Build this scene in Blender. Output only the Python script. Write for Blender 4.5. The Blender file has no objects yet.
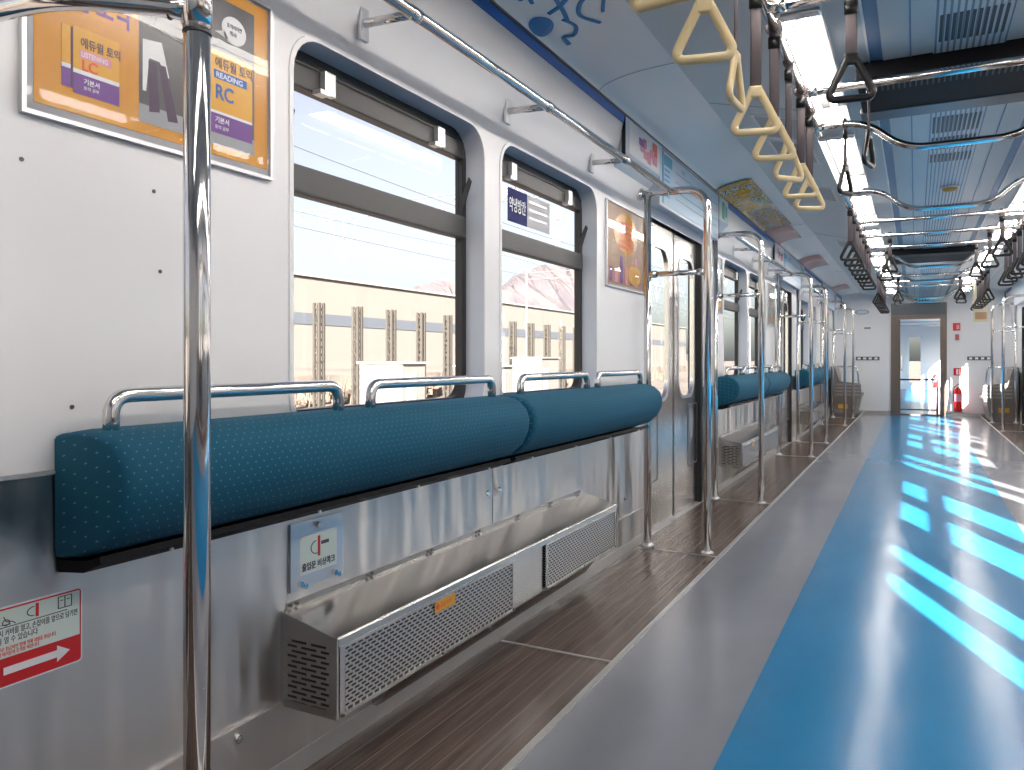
import bpy, bmesh, math, random
from mathutils import Vector, Matrix
random.seed(7)
C = bpy.context.scene.collection
PI = math.pi

# ------------------------------------------------------------------ camera, sky, sun, exposure
FPX = 770.0
YAW = math.atan(403.5 / 770)
cd = bpy.data.cameras.new('camera'); cam = bpy.data.objects.new('camera', cd); C.objects.link(cam)
cd.sensor_fit = 'HORIZONTAL'; cd.sensor_width = 36.0
cd.lens = 36.0 * FPX / 1024
cd.shift_y = -25.0 / 1024
cd.clip_start = 0.02; cd.clip_end = 3000
cam.location = (0, 0, 1.05)
cam.rotation_euler = (PI / 2, 0, YAW)
bpy.context.scene.camera = cam

w = bpy.data.worlds.new('sky'); bpy.context.scene.world = w; w.use_nodes = True
nt = w.node_tree; nt.nodes.clear()
sky = nt.nodes.new('ShaderNodeTexSky'); sky.sky_type = 'NISHITA'; sky.sun_disc = False
sky.sun_elevation = math.radians(21); sky.sun_rotation = math.radians(158)
sky.air_density = 1.0; sky.dust_density = 3.0; sky.ozone_density = 1.6
bg = nt.nodes.new('ShaderNodeBackground'); bg.inputs['Strength'].default_value = 0.175
wo = nt.nodes.new('ShaderNodeOutputWorld')
hs = nt.nodes.new('ShaderNodeHueSaturation'); hs.inputs['Saturation'].default_value = 0.5; hs.inputs['Hue'].default_value = 0.535
nt.links.new(sky.outputs[0], hs.inputs['Color']); nt.links.new(hs.outputs[0], bg.inputs[0]); nt.links.new(bg.outputs[0], wo.inputs[0])

sd = bpy.data.lights.new('sun', 'SUN'); sun = bpy.data.objects.new('sun', sd); C.objects.link(sun)
sd.energy = 36.0; sd.angle = math.radians(0.4); sd.color = (1.0, 0.93, 0.83)
SUNDIR = Vector((-0.379, 0.925, -0.39)).normalized()
sun.rotation_euler = SUNDIR.to_track_quat('-Z', 'Y').to_euler()
sun.location = (12, -20, 14)

vs = bpy.context.scene.view_settings
vs.view_transform = 'Standard'; vs.look = 'None'; vs.gamma = 1.0; vs.use_curve_mapping = False
vs.exposure = 0.6
cy = bpy.context.scene.cycles
cy.max_bounces = 10; cy.diffuse_bounces = 5; cy.glossy_bounces = 5; cy.transparent_max_bounces = 24
cy.sample_clamp_indirect = 6.0; cy.caustics_reflective = False; cy.caustics_refractive = False

# ------------------------------------------------------------------ dimensions
XL, XR = -1.40, 1.54
def WX(s, d):                      # x at distance d inwards from the wall on side s
    return XL + d if s < 0 else XR - d
ZC = 2.25                          # ceiling
CC = 0.18                          # centre line of ceiling fittings
DOORS = [(0.04, 0.66), (5.05, 0.66), (9.71, 0.66), (14.37, 0.66)]     # centre, half opening
DOORS_R = [(0.30, 0.66)] + DOORS[1:]
def doors_of(s): return DOORS if s < 0 else DOORS_R
BAYS = [(0.86, 4.02), (6.03, 8.80), (10.62, 13.35)]
WINS = [(1.47, 2.45), (2.58, 3.57), (6.42, 7.40), (7.50, 8.42), (11.2, 12.1), (12.2, 13.1)]
YB, YE = -1.6, 16.6                # car ends
WZ0, WZ1 = 0.86, 1.89

# ------------------------------------------------------------------ materials
def mat(name, col, rough=0.5, metal=0.0, **k):
    m = bpy.data.materials.new(name); m.use_nodes = True
    b = m.node_tree.nodes['Principled BSDF']
    b.inputs['Base Color'].default_value = (*col, 1); b.inputs['Roughness'].default_value = rough
    b.inputs['Metallic'].default_value = metal
    for kk, v in k.items():
        b.inputs[kk.replace('_', ' ')].default_value = v
    return m
def N(m, t, **k):
    n = m.node_tree.nodes.new(t)
    for a, v in k.items(): setattr(n, a, v)
    return n
def L(m, a, b): m.node_tree.links.new(a, b)
def bsdf(m): return m.node_tree.nodes['Principled BSDF']
def mth(m, op, a, b=None, c=None):
    n = N(m, 'ShaderNodeMath', operation=op)
    for i, v in enumerate((a, b, c)):
        if v is None: continue
        if isinstance(v, (int, float)): n.inputs[i].default_value = v
        else: L(m, v, n.inputs[i])
    return n.outputs[0]
def objco(m, scale=(1, 1, 1)):
    t = N(m, 'ShaderNodeTexCoord'); mp = N(m, 'ShaderNodeMapping'); mp.inputs['Scale'].default_value = scale
    L(m, t.outputs['Object'], mp.inputs[0]); return mp.outputs[0]
def noise_bump(m, scale, strength, dist=0.01, ns=1.0, detail=2, chain=None):
    n = N(m, 'ShaderNodeTexNoise'); n.inputs['Scale'].default_value = ns; n.inputs['Detail'].default_value = detail
    L(m, objco(m, scale), n.inputs['Vector'])
    b = N(m, 'ShaderNodeBump'); b.inputs['Strength'].default_value = strength; b.inputs['Distance'].default_value = dist
    L(m, n.outputs[0], b.inputs['Height'])
    if chain: L(m, chain, b.inputs['Normal'])
    L(m, b.outputs[0], bsdf(m).inputs['Normal']); return b.outputs[0]
def colnoise(m, c1, c2, scale, lo=0.35, hi=0.65, detail=3, ns=1.0):
    n = N(m, 'ShaderNodeTexNoise'); n.inputs['Scale'].default_value = ns; n.inputs['Detail'].default_value = detail
    L(m, objco(m, scale), n.inputs['Vector'])
    r = N(m, 'ShaderNodeValToRGB'); r.color_ramp.elements[0].position = lo; r.color_ramp.elements[1].position = hi
    r.color_ramp.elements[0].color = (*c1, 1); r.color_ramp.elements[1].color = (*c2, 1)
    L(m, n.outputs[0], r.inputs[0]); L(m, r.outputs[0], bsdf(m).inputs['Base Color']); return r.outputs[0]

M = {}
M['wall'] = mat('white_panel', (0.80, 0.785, 0.79), 0.38)
M['reveal'] = mat('window_surround', (0.62, 0.66, 0.74), 0.4)
M['ceil'] = mat('ceiling_panel', (0.50, 0.55, 0.565), 0.3)
M['cove'] = mat('cove_panel', (0.86, 0.86, 0.84), 0.18)
M['cream'] = mat('header_panel', (0.66, 0.71, 0.77), 0.32)
M['stripe'] = mat('blue_stripe', (0.0, 0.10, 0.42), 0.35)
M['slate'] = mat('slate_stripe', (0.10, 0.20, 0.34), 0.4)
M['steel'] = mat('brushed_steel', (0.60, 0.57, 0.545), 0.30, 1.0, Anisotropic=0.93)
def tangent(m, v):
    c_ = N(m, 'ShaderNodeCombineXYZ')
    for i in range(3): c_.inputs[i].default_value = v[i]
    L(m, c_.outputs[0], bsdf(m).inputs['Tangent'])
tangent(M['steel'], (0, 0, 1))
noise_bump(M['steel'], (1.5, 4.2, 0.8), 1.0, 0.07, 1.0, 2)
M['steel2'] = mat('satin_steel', (0.60, 0.585, 0.56), 0.2, 1.0)
noise_bump(M['steel2'], (4, 4, 4), 0.15, 0.01, 1.0, 2)
M['doorsteel'] = mat('door_steel', (0.60, 0.57, 0.54), 0.2, 1.0)
noise_bump(M['doorsteel'], (2, 3, 0.8), 0.25, 0.02, 1.0, 2)
M['chrome'] = mat('chrome', (0.72, 0.70, 0.69), 0.09, 1.0)
M['alu'] = mat('aluminium_trim', (0.74, 0.73, 0.71), 0.35, 0.8)
M['black'] = mat('black_rubber', (0.012, 0.012, 0.014), 0.45)
M['frame'] = mat('dark_window_frame', (0.016, 0.014, 0.014), 0.4)
M['transom'] = mat('transom_metal', (0.045, 0.043, 0.042), 0.45, 0.0)
M['ivory'] = mat('ivory_plastic', (0.66, 0.53, 0.30), 0.3)
M['blackpl'] = mat('black_plastic', (0.009, 0.009, 0.010), 0.3, Specular_IOR_Level=0.3)
M['strap'] = mat('grey_strap', (0.13, 0.105, 0.11), 0.7)
M['white'] = mat('white_print', (0.85, 0.85, 0.85), 0.4)
M['paper'] = mat('paper', (0.72, 0.80, 0.72), 0.35)
M['orange'] = mat('orange_print', (0.64, 0.27, 0.006), 0.25)
M['yellow'] = mat('yellow_print', (0.72, 0.36, 0.02), 0.3)
M['purple'] = mat('purple_print', (0.16, 0.04, 0.27), 0.3)
M['darktext'] = mat('dark_print', (0.05, 0.02, 0.06), 0.4)
M['red'] = mat('red_print', (0.62, 0.02, 0.02), 0.35)
M['redtext'] = mat('red_ink', (0.75, 0.08, 0.05), 0.35)
M['navy'] = mat('navy_print', (0.01, 0.015, 0.11), 0.6, Specular_IOR_Level=0.2)
M['bluetext'] = mat('blue_ink', (0.01, 0.10, 0.42), 0.35)
M['logo'] = mat('logo_blue', (0.01, 0.17, 0.42), 0.35)
M['charcoal'] = mat('charcoal_print', (0.08, 0.075, 0.08), 0.3)
M['greyprint'] = mat('grey_print', (0.35, 0.36, 0.38), 0.4)
M['ltblue'] = mat('pale_blue_print', (0.50, 0.63, 0.74), 0.3)
M['teal'] = mat('teal_print', (0.04, 0.36, 0.55), 0.3)
M['pink'] = mat('pink_print', (0.75, 0.30, 0.38), 0.4)
M['green'] = mat('green_print', (0.12, 0.42, 0.28), 0.4)
M['reflector'] = mat('lamp_reflector', (0.030, 0.030, 0.030), 0.5, 0.0, Specular_IOR_Level=0.2)
M['bronze'] = mat('bronze_frame', (0.15, 0.115, 0.095), 0.35, 0.4)
M['headslate'] = mat('slate_head_panel', (0.06, 0.075, 0.085), 0.3, 0.3)
M['margin'] = mat('poster_margin', (0.42, 0.42, 0.44), 0.4)
M['matblack'] = mat('matt_black', (0.006, 0.006, 0.008), 0.6, Specular_IOR_Level=0.15)
M['silver'] = mat('silver_frame', (0.66, 0.66, 0.67), 0.3, 0.7)
M['extred'] = mat('extinguisher_red', (0.72, 0.02, 0.015), 0.2)
M['taupe'] = mat('taupe_panel', (0.20, 0.175, 0.165), 0.4, 0.3)
M['taupel'] = mat('light_taupe_panel', (0.33, 0.29, 0.275), 0.4, 0.3)
M['greendot'] = mat('green_sign', (0.15, 0.32, 0.16), 0.4)

def grooved(name, c1, c2, axis, pitch, duty, rough=0.4, metal=0.0, depth=0.004):
    m = mat(name, c1, rough, metal)
    sx = N(m, 'ShaderNodeSeparateXYZ'); L(m, objco(m), sx.inputs[0])
    f = mth(m, 'FRACT', mth(m, 'DIVIDE', sx.outputs[axis], pitch))
    g = mth(m, 'LESS_THAN', f, duty)
    mx = N(m, 'ShaderNodeMix', data_type='RGBA'); L(m, g, mx.inputs[0])
    mx.inputs[6].default_value = (*c1, 1); mx.inputs[7].default_value = (*c2, 1)
    L(m, mx.outputs[2], bsdf(m).inputs['Base Color'])
    b = N(m, 'ShaderNodeBump'); b.inputs['Strength'].default_value = 0.6; b.inputs['Distance'].default_value = depth
    L(m, mth(m, 'SUBTRACT', 1.0, g), b.inputs['Height']); L(m, b.outputs[0], bsdf(m).inputs['Normal'])
    return m
M['brown'] = grooved('ribbed_brown_floor', (0.135, 0.098, 0.082), (0.20, 0.16, 0.135), 0, 0.058, 0.07, 0.24, 0.0, 0.002)
def brown_tint(m):
    n = N(m, 'ShaderNodeTexNoise'); n.inputs['Scale'].default_value = 1.0; n.inputs['Detail'].default_value = 4
    L(m, objco(m, (60, 3, 1)), n.inputs['Vector'])
    mx = [x for x in m.node_tree.nodes if x.type == 'MIX'][0]
    r = N(m, 'ShaderNodeValToRGB'); r.color_ramp.elements[0].position = 0.3; r.color_ramp.elements[1].position = 0.7
    r.color_ramp.elements[0].color = (0.070, 0.047, 0.038, 1); r.color_ramp.elements[1].color = (0.145, 0.105, 0.088, 1)
    L(m, n.outputs[0], r.inputs[0]); L(m, r.outputs[0], mx.inputs[6])
brown_tint(M['brown']); bsdf(M['brown']).inputs['Specular IOR Level'].default_value = 0.3
M['grille'] = grooved('ceiling_grille', (0.50, 0.58, 0.64), (0.10, 0.17, 0.24), 0, 0.021, 0.38, 0.35)

M['vgrey'] = mat('grey_vinyl', (0.27, 0.29, 0.345), 0.19, Specular_IOR_Level=0.4)
M['vblue'] = mat('blue_vinyl', (0.0, 0.205, 0.47), 0.2, Specular_IOR_Level=0.24)
for k, a, b in (('vgrey', (0.215, 0.225, 0.26), (0.26, 0.272, 0.31)), ('vblue', (0.010, 0.195, 0.415), (0.020, 0.225, 0.47))):
    colnoise(M[k], a, b, (2.5, 1.2, 1), 0.3, 0.7, 5)
    n1 = noise_bump(M[k], (7, 2.5, 1), 0.18, 0.01, 1.0, 2)
    noise_bump(M[k], (90, 90, 1), 0.05, 0.001, 1.0, 2, n1)

# fabric with staggered dots
m = mat('blue_dotted_fabric', (0.0, 0.085, 0.19), 0.85, 0.0); M['fabric'] = m
sx = N(m, 'ShaderNodeSeparateXYZ'); L(m, objco(m), sx.inputs[0])
def stagger(m, uy, uz, pu, pv):
    v = mth(m, 'DIVIDE', uz, pv); row = mth(m, 'FLOOR', v)
    u = mth(m, 'ADD', mth(m, 'DIVIDE', uy, pu), mth(m, 'MULTIPLY', row, 0.5))
    return mth(m, 'SUBTRACT', mth(m, 'FRACT', u), 0.5), mth(m, 'SUBTRACT', mth(m, 'FRACT', v), 0.5)
du, dv = stagger(m, mth(m, 'ADD', sx.outputs[1], mth(m, 'MULTIPLY', sx.outputs[0], 0.35)), mth(m, 'SUBTRACT', sx.outputs[2], mth(m, 'MULTIPLY', sx.outputs[0], 0.25)), 0.022, 0.013)
rr2 = mth(m, 'ADD', mth(m, 'POWER', mth(m, 'MULTIPLY', du, 0.022), 2), mth(m, 'POWER', mth(m, 'MULTIPLY', dv, 0.013), 2))
dm = mth(m, 'LESS_THAN', rr2, 0.0014 ** 2)
mx = N(m, 'ShaderNodeMix', data_type='RGBA'); L(m, dm, mx.inputs[0])
mx.inputs[6].default_value = (0.0, 0.082, 0.145, 1); mx.inputs[7].default_value = (0.12, 0.28, 0.36, 1)
L(m, mx.outputs[2], bsdf(m).inputs['Base Color'])
bsdf(m).inputs['Sheen Weight'].default_value = 0.05
bsdf(m).inputs['Sheen Tint'].default_value = (0.2, 0.6, 0.9, 1)

# perforated steel (slots)
def slots(name, ua, pu, pv, hu, hv, base=(0.62, 0.60, 0.57)):
    m = mat(name, base, 0.3, 1.0)
    sx = N(m, 'ShaderNodeSeparateXYZ'); L(m, objco(m), sx.inputs[0])
    du, dv = stagger(m, sx.outputs[ua], sx.outputs[2], pu, pv)
    a = mth(m, 'LESS_THAN', mth(m, 'ABSOLUTE', mth(m, 'MULTIPLY', du, pu)), hu)
    b = mth(m, 'LESS_THAN', mth(m, 'ABSOLUTE', mth(m, 'MULTIPLY', dv, pv)), hv)
    g = mth(m, 'MULTIPLY', a, b)
    mx = N(m, 'ShaderNodeMix', data_type='RGBA'); L(m, g, mx.inputs[0])
    mx.inputs[6].default_value = (*base, 1); mx.inputs[7].default_value = (0.03, 0.028, 0.027, 1)
    L(m, mx.outputs[2], bsdf(m).inputs['Base Color'])
    L(m, mth(m, 'SUBTRACT', 1.0, g), bsdf(m).inputs['Metallic'])
    L(m, mth(m, 'ADD', mth(m, 'MULTIPLY', g, 0.6), 0.3), bsdf(m).inputs['Roughness'])
    return m
M['slots'] = slots('slotted_steel', 1, 0.026, 0.0098, 0.0088, 0.0026)
M['endslots'] = slots('slotted_end_steel', 0, 0.062, 0.0125, 0.024, 0.003, (0.50, 0.47, 0.44))

# thin glass
def glass(name, tint=(1, 1, 1), refl=0.10):
    m = bpy.data.materials.new(name); m.use_nodes = True; t = m.node_tree; t.nodes.clear()
    o = t.nodes.new('ShaderNodeOutputMaterial'); mx = t.nodes.new('ShaderNodeMixShader')
    tr = t.nodes.new('ShaderNodeBsdfTransparent'); tr.inputs[0].default_value = (*tint, 1)
    gl = t.nodes.new('ShaderNodeBsdfGlossy'); gl.inputs['Roughness'].default_value = 0.02
    fr = t.nodes.new('ShaderNodeFresnel'); fr.inputs[0].default_value = 1.45
    ml = t.nodes.new('ShaderNodeMath'); ml.operation = 'MULTIPLY'; ml.inputs[1].default_value = refl * 8
    ge = t.nodes.new('ShaderNodeNewGeometry'); iv = t.nodes.new('ShaderNodeMath'); iv.operation = 'SUBTRACT'; iv.inputs[0].default_value = 1.0
    m2 = t.nodes.new('ShaderNodeMath'); m2.operation = 'MULTIPLY'
    t.links.new(ge.outputs['Backfacing'], iv.inputs[1]); t.links.new(fr.outputs[0], ml.inputs[0])
    t.links.new(ml.outputs[0], m2.inputs[0]); t.links.new(iv.outputs[0], m2.inputs[1]); t.links.new(m2.outputs[0], mx.inputs[0])
    t.links.new(tr.outputs[0], mx.inputs[1]); t.links.new(gl.outputs[0], mx.inputs[2]); t.links.new(mx.outputs[0], o.inputs[0])
    return m
M['glass'] = glass('window_glass', (0.97, 0.98, 0.98), 0.08)
M['cover'] = glass('poster_cover', (0.97, 0.97, 0.97), 0.05)
def emis(name, col, st):
    m = mat(name, (0.9, 0.9, 0.9), 0.4)
    bsdf(m).inputs['Emission Color'].default_value = (*col, 1); bsdf(m).inputs['Emission Strength'].default_value = st
    return m
M['tube'] = emis('fluorescent_tube', (1.0, 0.94, 0.885), 25.0)

# ------------------------------------------------------------------ mesh helpers
def link(o, parent=None):
    C.objects.link(o)
    if parent: o.parent = parent
    return o
def obj(name, bm, m, parent=None, smooth=False, origin=None):
    if origin is not None:
        bmesh.ops.translate(bm, verts=bm.verts, vec=-Vector(origin))
    bmesh.ops.recalc_face_normals(bm, faces=bm.faces)
    me = bpy.data.meshes.new(name); bm.to_mesh(me); bm.free()
    if m: me.materials.append(m)
    if smooth:
        for p in me.polygons: p.use_smooth = True
    o = bpy.data.objects.new(name, me)
    if origin is not None: o.location = origin
    link(o, parent)
    return o
def smooth_by_angle(o, ang=40):
    me = o.data
    for p in me.polygons: p.use_smooth = True
    bm = bmesh.new(); bm.from_mesh(me)
    for e in bm.edges:
        if len(e.link_faces) == 2 and e.calc_face_angle(0) > math.radians(ang): e.smooth = False
    bm.to_mesh(me); bm.free(); return o
def box(bm, x0, x1, y0, y1, z0, z1, bev=0.0):
    r = bmesh.ops.create_cube(bm, size=1.0)
    vs_ = r['verts']
    for v in vs_:
        v.co = Vector(((x0 + x1) / 2 + v.co.x * abs(x1 - x0), (y0 + y1) / 2 + v.co.y * abs(y1 - y0), (z0 + z1) / 2 + v.co.z * abs(z1 - z0)))
    if bev:
        es = list({e for v in vs_ for e in v.link_edges})
        bmesh.ops.bevel(bm, geom=es, offset=bev, segments=2, affect='EDGES', profile=0.7)
    return bm
def B(*a, bev=0.0): return box(bmesh.new(), *a, bev=bev)
def fillet(pts, r, n=6):
    out = [Vector(pts[0])]
    for i in range(1, len(pts) - 1):
        p0, p, p1 = Vector(pts[i - 1]), Vector(pts[i]), Vector(pts[i + 1])
        a = (p0 - p); b = (p1 - p); rr = min(r, a.length * 0.49, b.length * 0.49)
        a.normalize(); b.normalize()
        for k in range(n + 1):
            t = k / n
            q0 = p + a * rr * (1 - t); q1 = p + b * rr * t
            out.append(q0.lerp(q1, t))
    out.append(Vector(pts[-1])); return out
def tube(bm, pts, r, seg=12, cap=True, closed=False, flat=None):
    pts = [Vector(p) for p in pts]; n = len(pts); rings = []; up = None
    for i, p in enumerate(pts):
        if closed: d = pts[(i + 1) % n] - pts[i - 1]
        else: d = pts[min(i + 1, n - 1)] - pts[max(i - 1, 0)]
        d.normalize()
        if up is None:
            up = Vector((0, 0, 1)) if abs(d.z) < 0.9 else Vector((0, 1, 0))
        s = d.cross(up)
        if s.length < 1e-4: s = d.cross(Vector((1, 0, 0)))
        s.normalize(); up = s.cross(d).normalized()
        ra, rb = (r, r) if flat is None else (r * flat[0], r * flat[1])
        rings.append([bm.verts.new(p + s * math.cos(2 * PI * k / seg) * ra + up * math.sin(2 * PI * k / seg) * rb) for k in range(seg)])
    m_ = n if closed else n - 1
    for i in range(m_):
        a, b = rings[i], rings[(i + 1) % n]
        for k in range(seg):
            bm.faces.new((a[k], a[(k + 1) % seg], b[(k + 1) % seg], b[k]))
    if cap and not closed:
        bm.faces.new(rings[0][::-1]); bm.faces.new(rings[-1])
    return bm
def T(pts, r, seg=12, **k): return tube(bmesh.new(), pts, r, seg, **k)
def cyl(bm, p, axis, r, h, seg=16):
    a = Vector(axis).normalized(); return tube(bm, [Vector(p), Vector(p) + a * h], r, seg)
def rr(y0, y1, z0, z1, r, n=6):
    out = []
    for cx_, cz, a0 in ((y1 - r, z1 - r, 0), (y0 + r, z1 - r, 90), (y0 + r, z0 + r, 180), (y1 - r, z0 + r, 270)):
        for k in range(n + 1):
            a = math.radians(a0 + 90 * k / n); out.append((cx_ + r * math.cos(a), cz + r * math.sin(a)))
    return out
def plate(outer, holes, f, thick_vec):
    """flat plate with holes; f maps (u, v) to a point; thick_vec gives its thickness"""
    bm = bmesh.new(); es = []
    for loop in [outer] + holes:
        vv = [bm.verts.new(f(u, v)) for u, v in loop]
        for i in range(len(vv)): es.append(bm.edges.new((vv[i], vv[(i + 1) % len(vv)])))
    bmesh.ops.triangle_fill(bm, use_beauty=True, use_dissolve=False, edges=es)
    if thick_vec is not None:
        r = bmesh.ops.extrude_face_region(bm, geom=bm.faces[:])
        bmesh.ops.translate(bm, verts=[g for g in r['geom'] if isinstance(g, bmesh.types.BMVert)], vec=Vector(thick_vec))
    return bm
def ring_side(bm, loop, f0, f1):
    a = [bm.verts.new(f0(u, v)) for u, v in loop]; b = [bm.verts.new(f1(u, v)) for u, v in loop]
    for i in range(len(a)): bm.faces.new((a[i], a[(i + 1) % len(a)], b[(i + 1) % len(a)], b[i]))
    return bm
def sweep(prof, y0, y1, closed=False, thick=None):
    """profile [(x, z)] swept along the car"""
    bm = bmesh.new()
    a = [bm.verts.new((x, y0, z)) for x, z in prof]; b = [bm.verts.new((x, y1, z)) for x, z in prof]
    n = len(prof)
    for i in range(n if closed else n - 1):
        j = (i + 1) % n; bm.faces.new((a[i], a[j], b[j], b[i]))
    if closed: bm.faces.new(a[::-1]); bm.faces.new(b)
    return bm
def lathe(bm, prof, c, seg=20):
    c = Vector(c); rings = []
    for r, z in prof: rings.append([bm.verts.new(c + Vector((r * math.cos(2 * PI * k / seg), r * math.sin(2 * PI * k / seg), z))) for k in range(seg)])
    for i in range(len(rings) - 1):
        for k in range(seg): bm.faces.new((rings[i][k], rings[i][(k + 1) % seg], rings[i + 1][(k + 1) % seg], rings[i + 1][k]))
    bm.faces.new(rings[0][::-1]); bm.faces.new(rings[-1]); return bm
def empty(name, loc): 
    o = bpy.data.objects.new(name, None); o.location = loc; o.empty_display_size = 0.1; C.objects.link(o); return o
def tag(o, label, cat, group=None, kind=None):
    o['label'] = label; o['category'] = cat
    if group: o['group'] = group
    if kind: o['kind'] = kind
    return o
def thing(name, loc, label, cat, group=None): return tag(empty(name, loc), label, cat, group)
class Th:
    """a thing: an Empty at its base and parts given in world coordinates"""
    def __init__(s, name, loc, label, cat, group=None): s.e = thing(name, loc, label, cat, group); s.o = Vector(loc)
    def part(s, name, bm, m, smooth=False, parent=None, ang=None):
        bmesh.ops.translate(bm, verts=bm.verts, vec=-s.o)
        o = obj(name, bm, m, parent or s.e, smooth)
        if ang: smooth_by_angle(o, ang)
        return o
def struct(name, bm, m, smooth=False, parent=None):
    o = obj(name, bm, m, parent, smooth)
    if not parent: o['kind'] = 'structure'
    return o
def copy_tree(o, parent=None):
    c = o.copy(); C.objects.link(c)
    if parent is not None: c.parent = parent
    for ch in [x for x in bpy.data.objects if x.parent == o]: copy_tree(ch, c)
    return c
def text(name, body, size, org, right, up, m, parent, off=(0, 0, 0), sx=1.0, thick=0.0004, align='LEFT', bold=0.0):
    """lettering as a thin mesh; org = baseline start in world coordinates"""
    cu = bpy.data.curves.new(name, 'FONT'); cu.body = body; cu.size = size; cu.extrude = thick; cu.align_x = align; cu.offset = bold
    cu.resolution_u = 3
    t = bpy.data.objects.new(name, cu); C.objects.link(t)
    dg = bpy.context.evaluated_depsgraph_get()
    me = bpy.data.meshes.new_from_object(t.evaluated_get(dg)); C.objects.unlink(t); bpy.data.objects.remove(t)
    R = Vector(right).normalized(); U = Vector(up).normalized(); Nn = R.cross(U)
    mt = Matrix(((R.x * sx, U.x, Nn.x, 0), (R.y * sx, U.y, Nn.y, 0), (R.z * sx, U.z, Nn.z, 0), (0, 0, 0, 1)))
    me.transform(Matrix.Translation(Vector(org) - Vector(off)) @ mt)
    me.materials.clear(); me.materials.append(m)
    o = bpy.data.objects.new(name, me); link(o, parent); return o

# ------------------------------------------------------------------ room shell
# floors
BL0, BL1 = -0.46, 0.58
EL, ER = -0.925, 1.075
struct('floor', B(EL + 0.0, BL0, YB, YE, -0.05, 0.0), M['vgrey'])
struct('floor', B(BL0, BL1, YB, YE, -0.05, 0.0), M['vblue'])
struct('floor', B(BL1, ER, YB, YE, -0.05, 0.0), M['vgrey'])
struct('floor', B(XL, EL, YB, YE, -0.05, 0.0), M['brown'])
struct('floor', B(ER, XR, YB, YE, -0.05, 0.0), M['brown'])
tn = 0
def trim(bm, m):
    global tn; tn += 1; return struct('trim_%d' % tn, bm, m)
trim(B(EL - 0.012, EL + 0.008, YB, YE, 0.0, 0.004), M['alu'])
trim(B(ER - 0.008, ER + 0.012, YB, YE, 0.0, 0.004), M['alu'])
for y in (0.85, 2.53, 4.14, 5.85, 8.88, 10.45, 13.48, 15.15):
    trim(B(XL + 0.03, EL - 0.012, y - 0.006, y + 0.006, 0.0, 0.003), M['alu'])
    if y > 5: trim(B(ER + 0.012, XR - 0.03, y - 0.006, y + 0.006, 0.0, 0.003), M['alu'])

# side walls
CURVE = [(0.0, WZ1 + 0.015), (0.006, 1.94), (0.020, 1.99), (0.040, 2.06), (0.062, 2.13), (0.080, 2.20), (0.090, 2.25), (0.094, 2.30)]
def side_walls(s, side):
    f = lambda u, v: (WX(s, 0), u, v)
    segs = []; y = YB
    for c, h in doors_of(s): segs.append((y, c - h)); y = c + h
    segs.append((y, YE))
    for (a, b) in segs:
        holes = [rr(w0, w1, WZ0, WZ1, 0.10) for w0, w1 in WINS if a < w0 < b]
        outer = [(a, 0.845), (b, 0.845), (b, WZ1 + 0.015), (a, WZ1 + 0.015)]
        struct('wall_' + side, plate(outer, holes, f, (s * 0.025, 0, 0)), M['wall'])
        struct('wall_' + side, plate([(a, 0), (b, 0), (b, 0.845), (a, 0.845)], [], f, (s * 0.025, 0, 0)), M['steel'])
        # seam lines and lower trims
        trim(B(*sorted((WX(s, 0), WX(s, 0.006))), a, b, 0.841, 0.849), M['greyprint'])
        trim(B(*sorted((WX(s, 0), WX(s, 0.012))), a, b, 0.0, 0.055), M['alu'])
        trim(B(*sorted((WX(s, 0), WX(s, 0.010))), a + 0.08, b - 0.08, 0.055, 0.20), M['steel'])
    # curved upper wall
    prof = [(WX(s, d), z) for d, z in CURVE]
    struct('wall_' + side, sweep(prof, YB, YE), M['wall'], True)
    # outside skin above and below so that no daylight leaks in
    struct('wall_' + side, B(*sorted((WX(s, -0.10), WX(s, -0.12))), YB, YE, 2.03, 2.6), M['wall'])
    struct('wall_' + side, B(*sorted((WX(s, -0.03), WX(s, -0.12))), YB, YE, -0.3, -0.05), M['wall'])
side_walls(-1, 'left'); side_walls(1, 'right')
# seam in lower steel and small screws
for y in (2.515,):
    trim(B(XL, XL + 0.0015, y - 0.0012, y + 0.0012, 0.2, 0.84), M['greyprint'])

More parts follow.
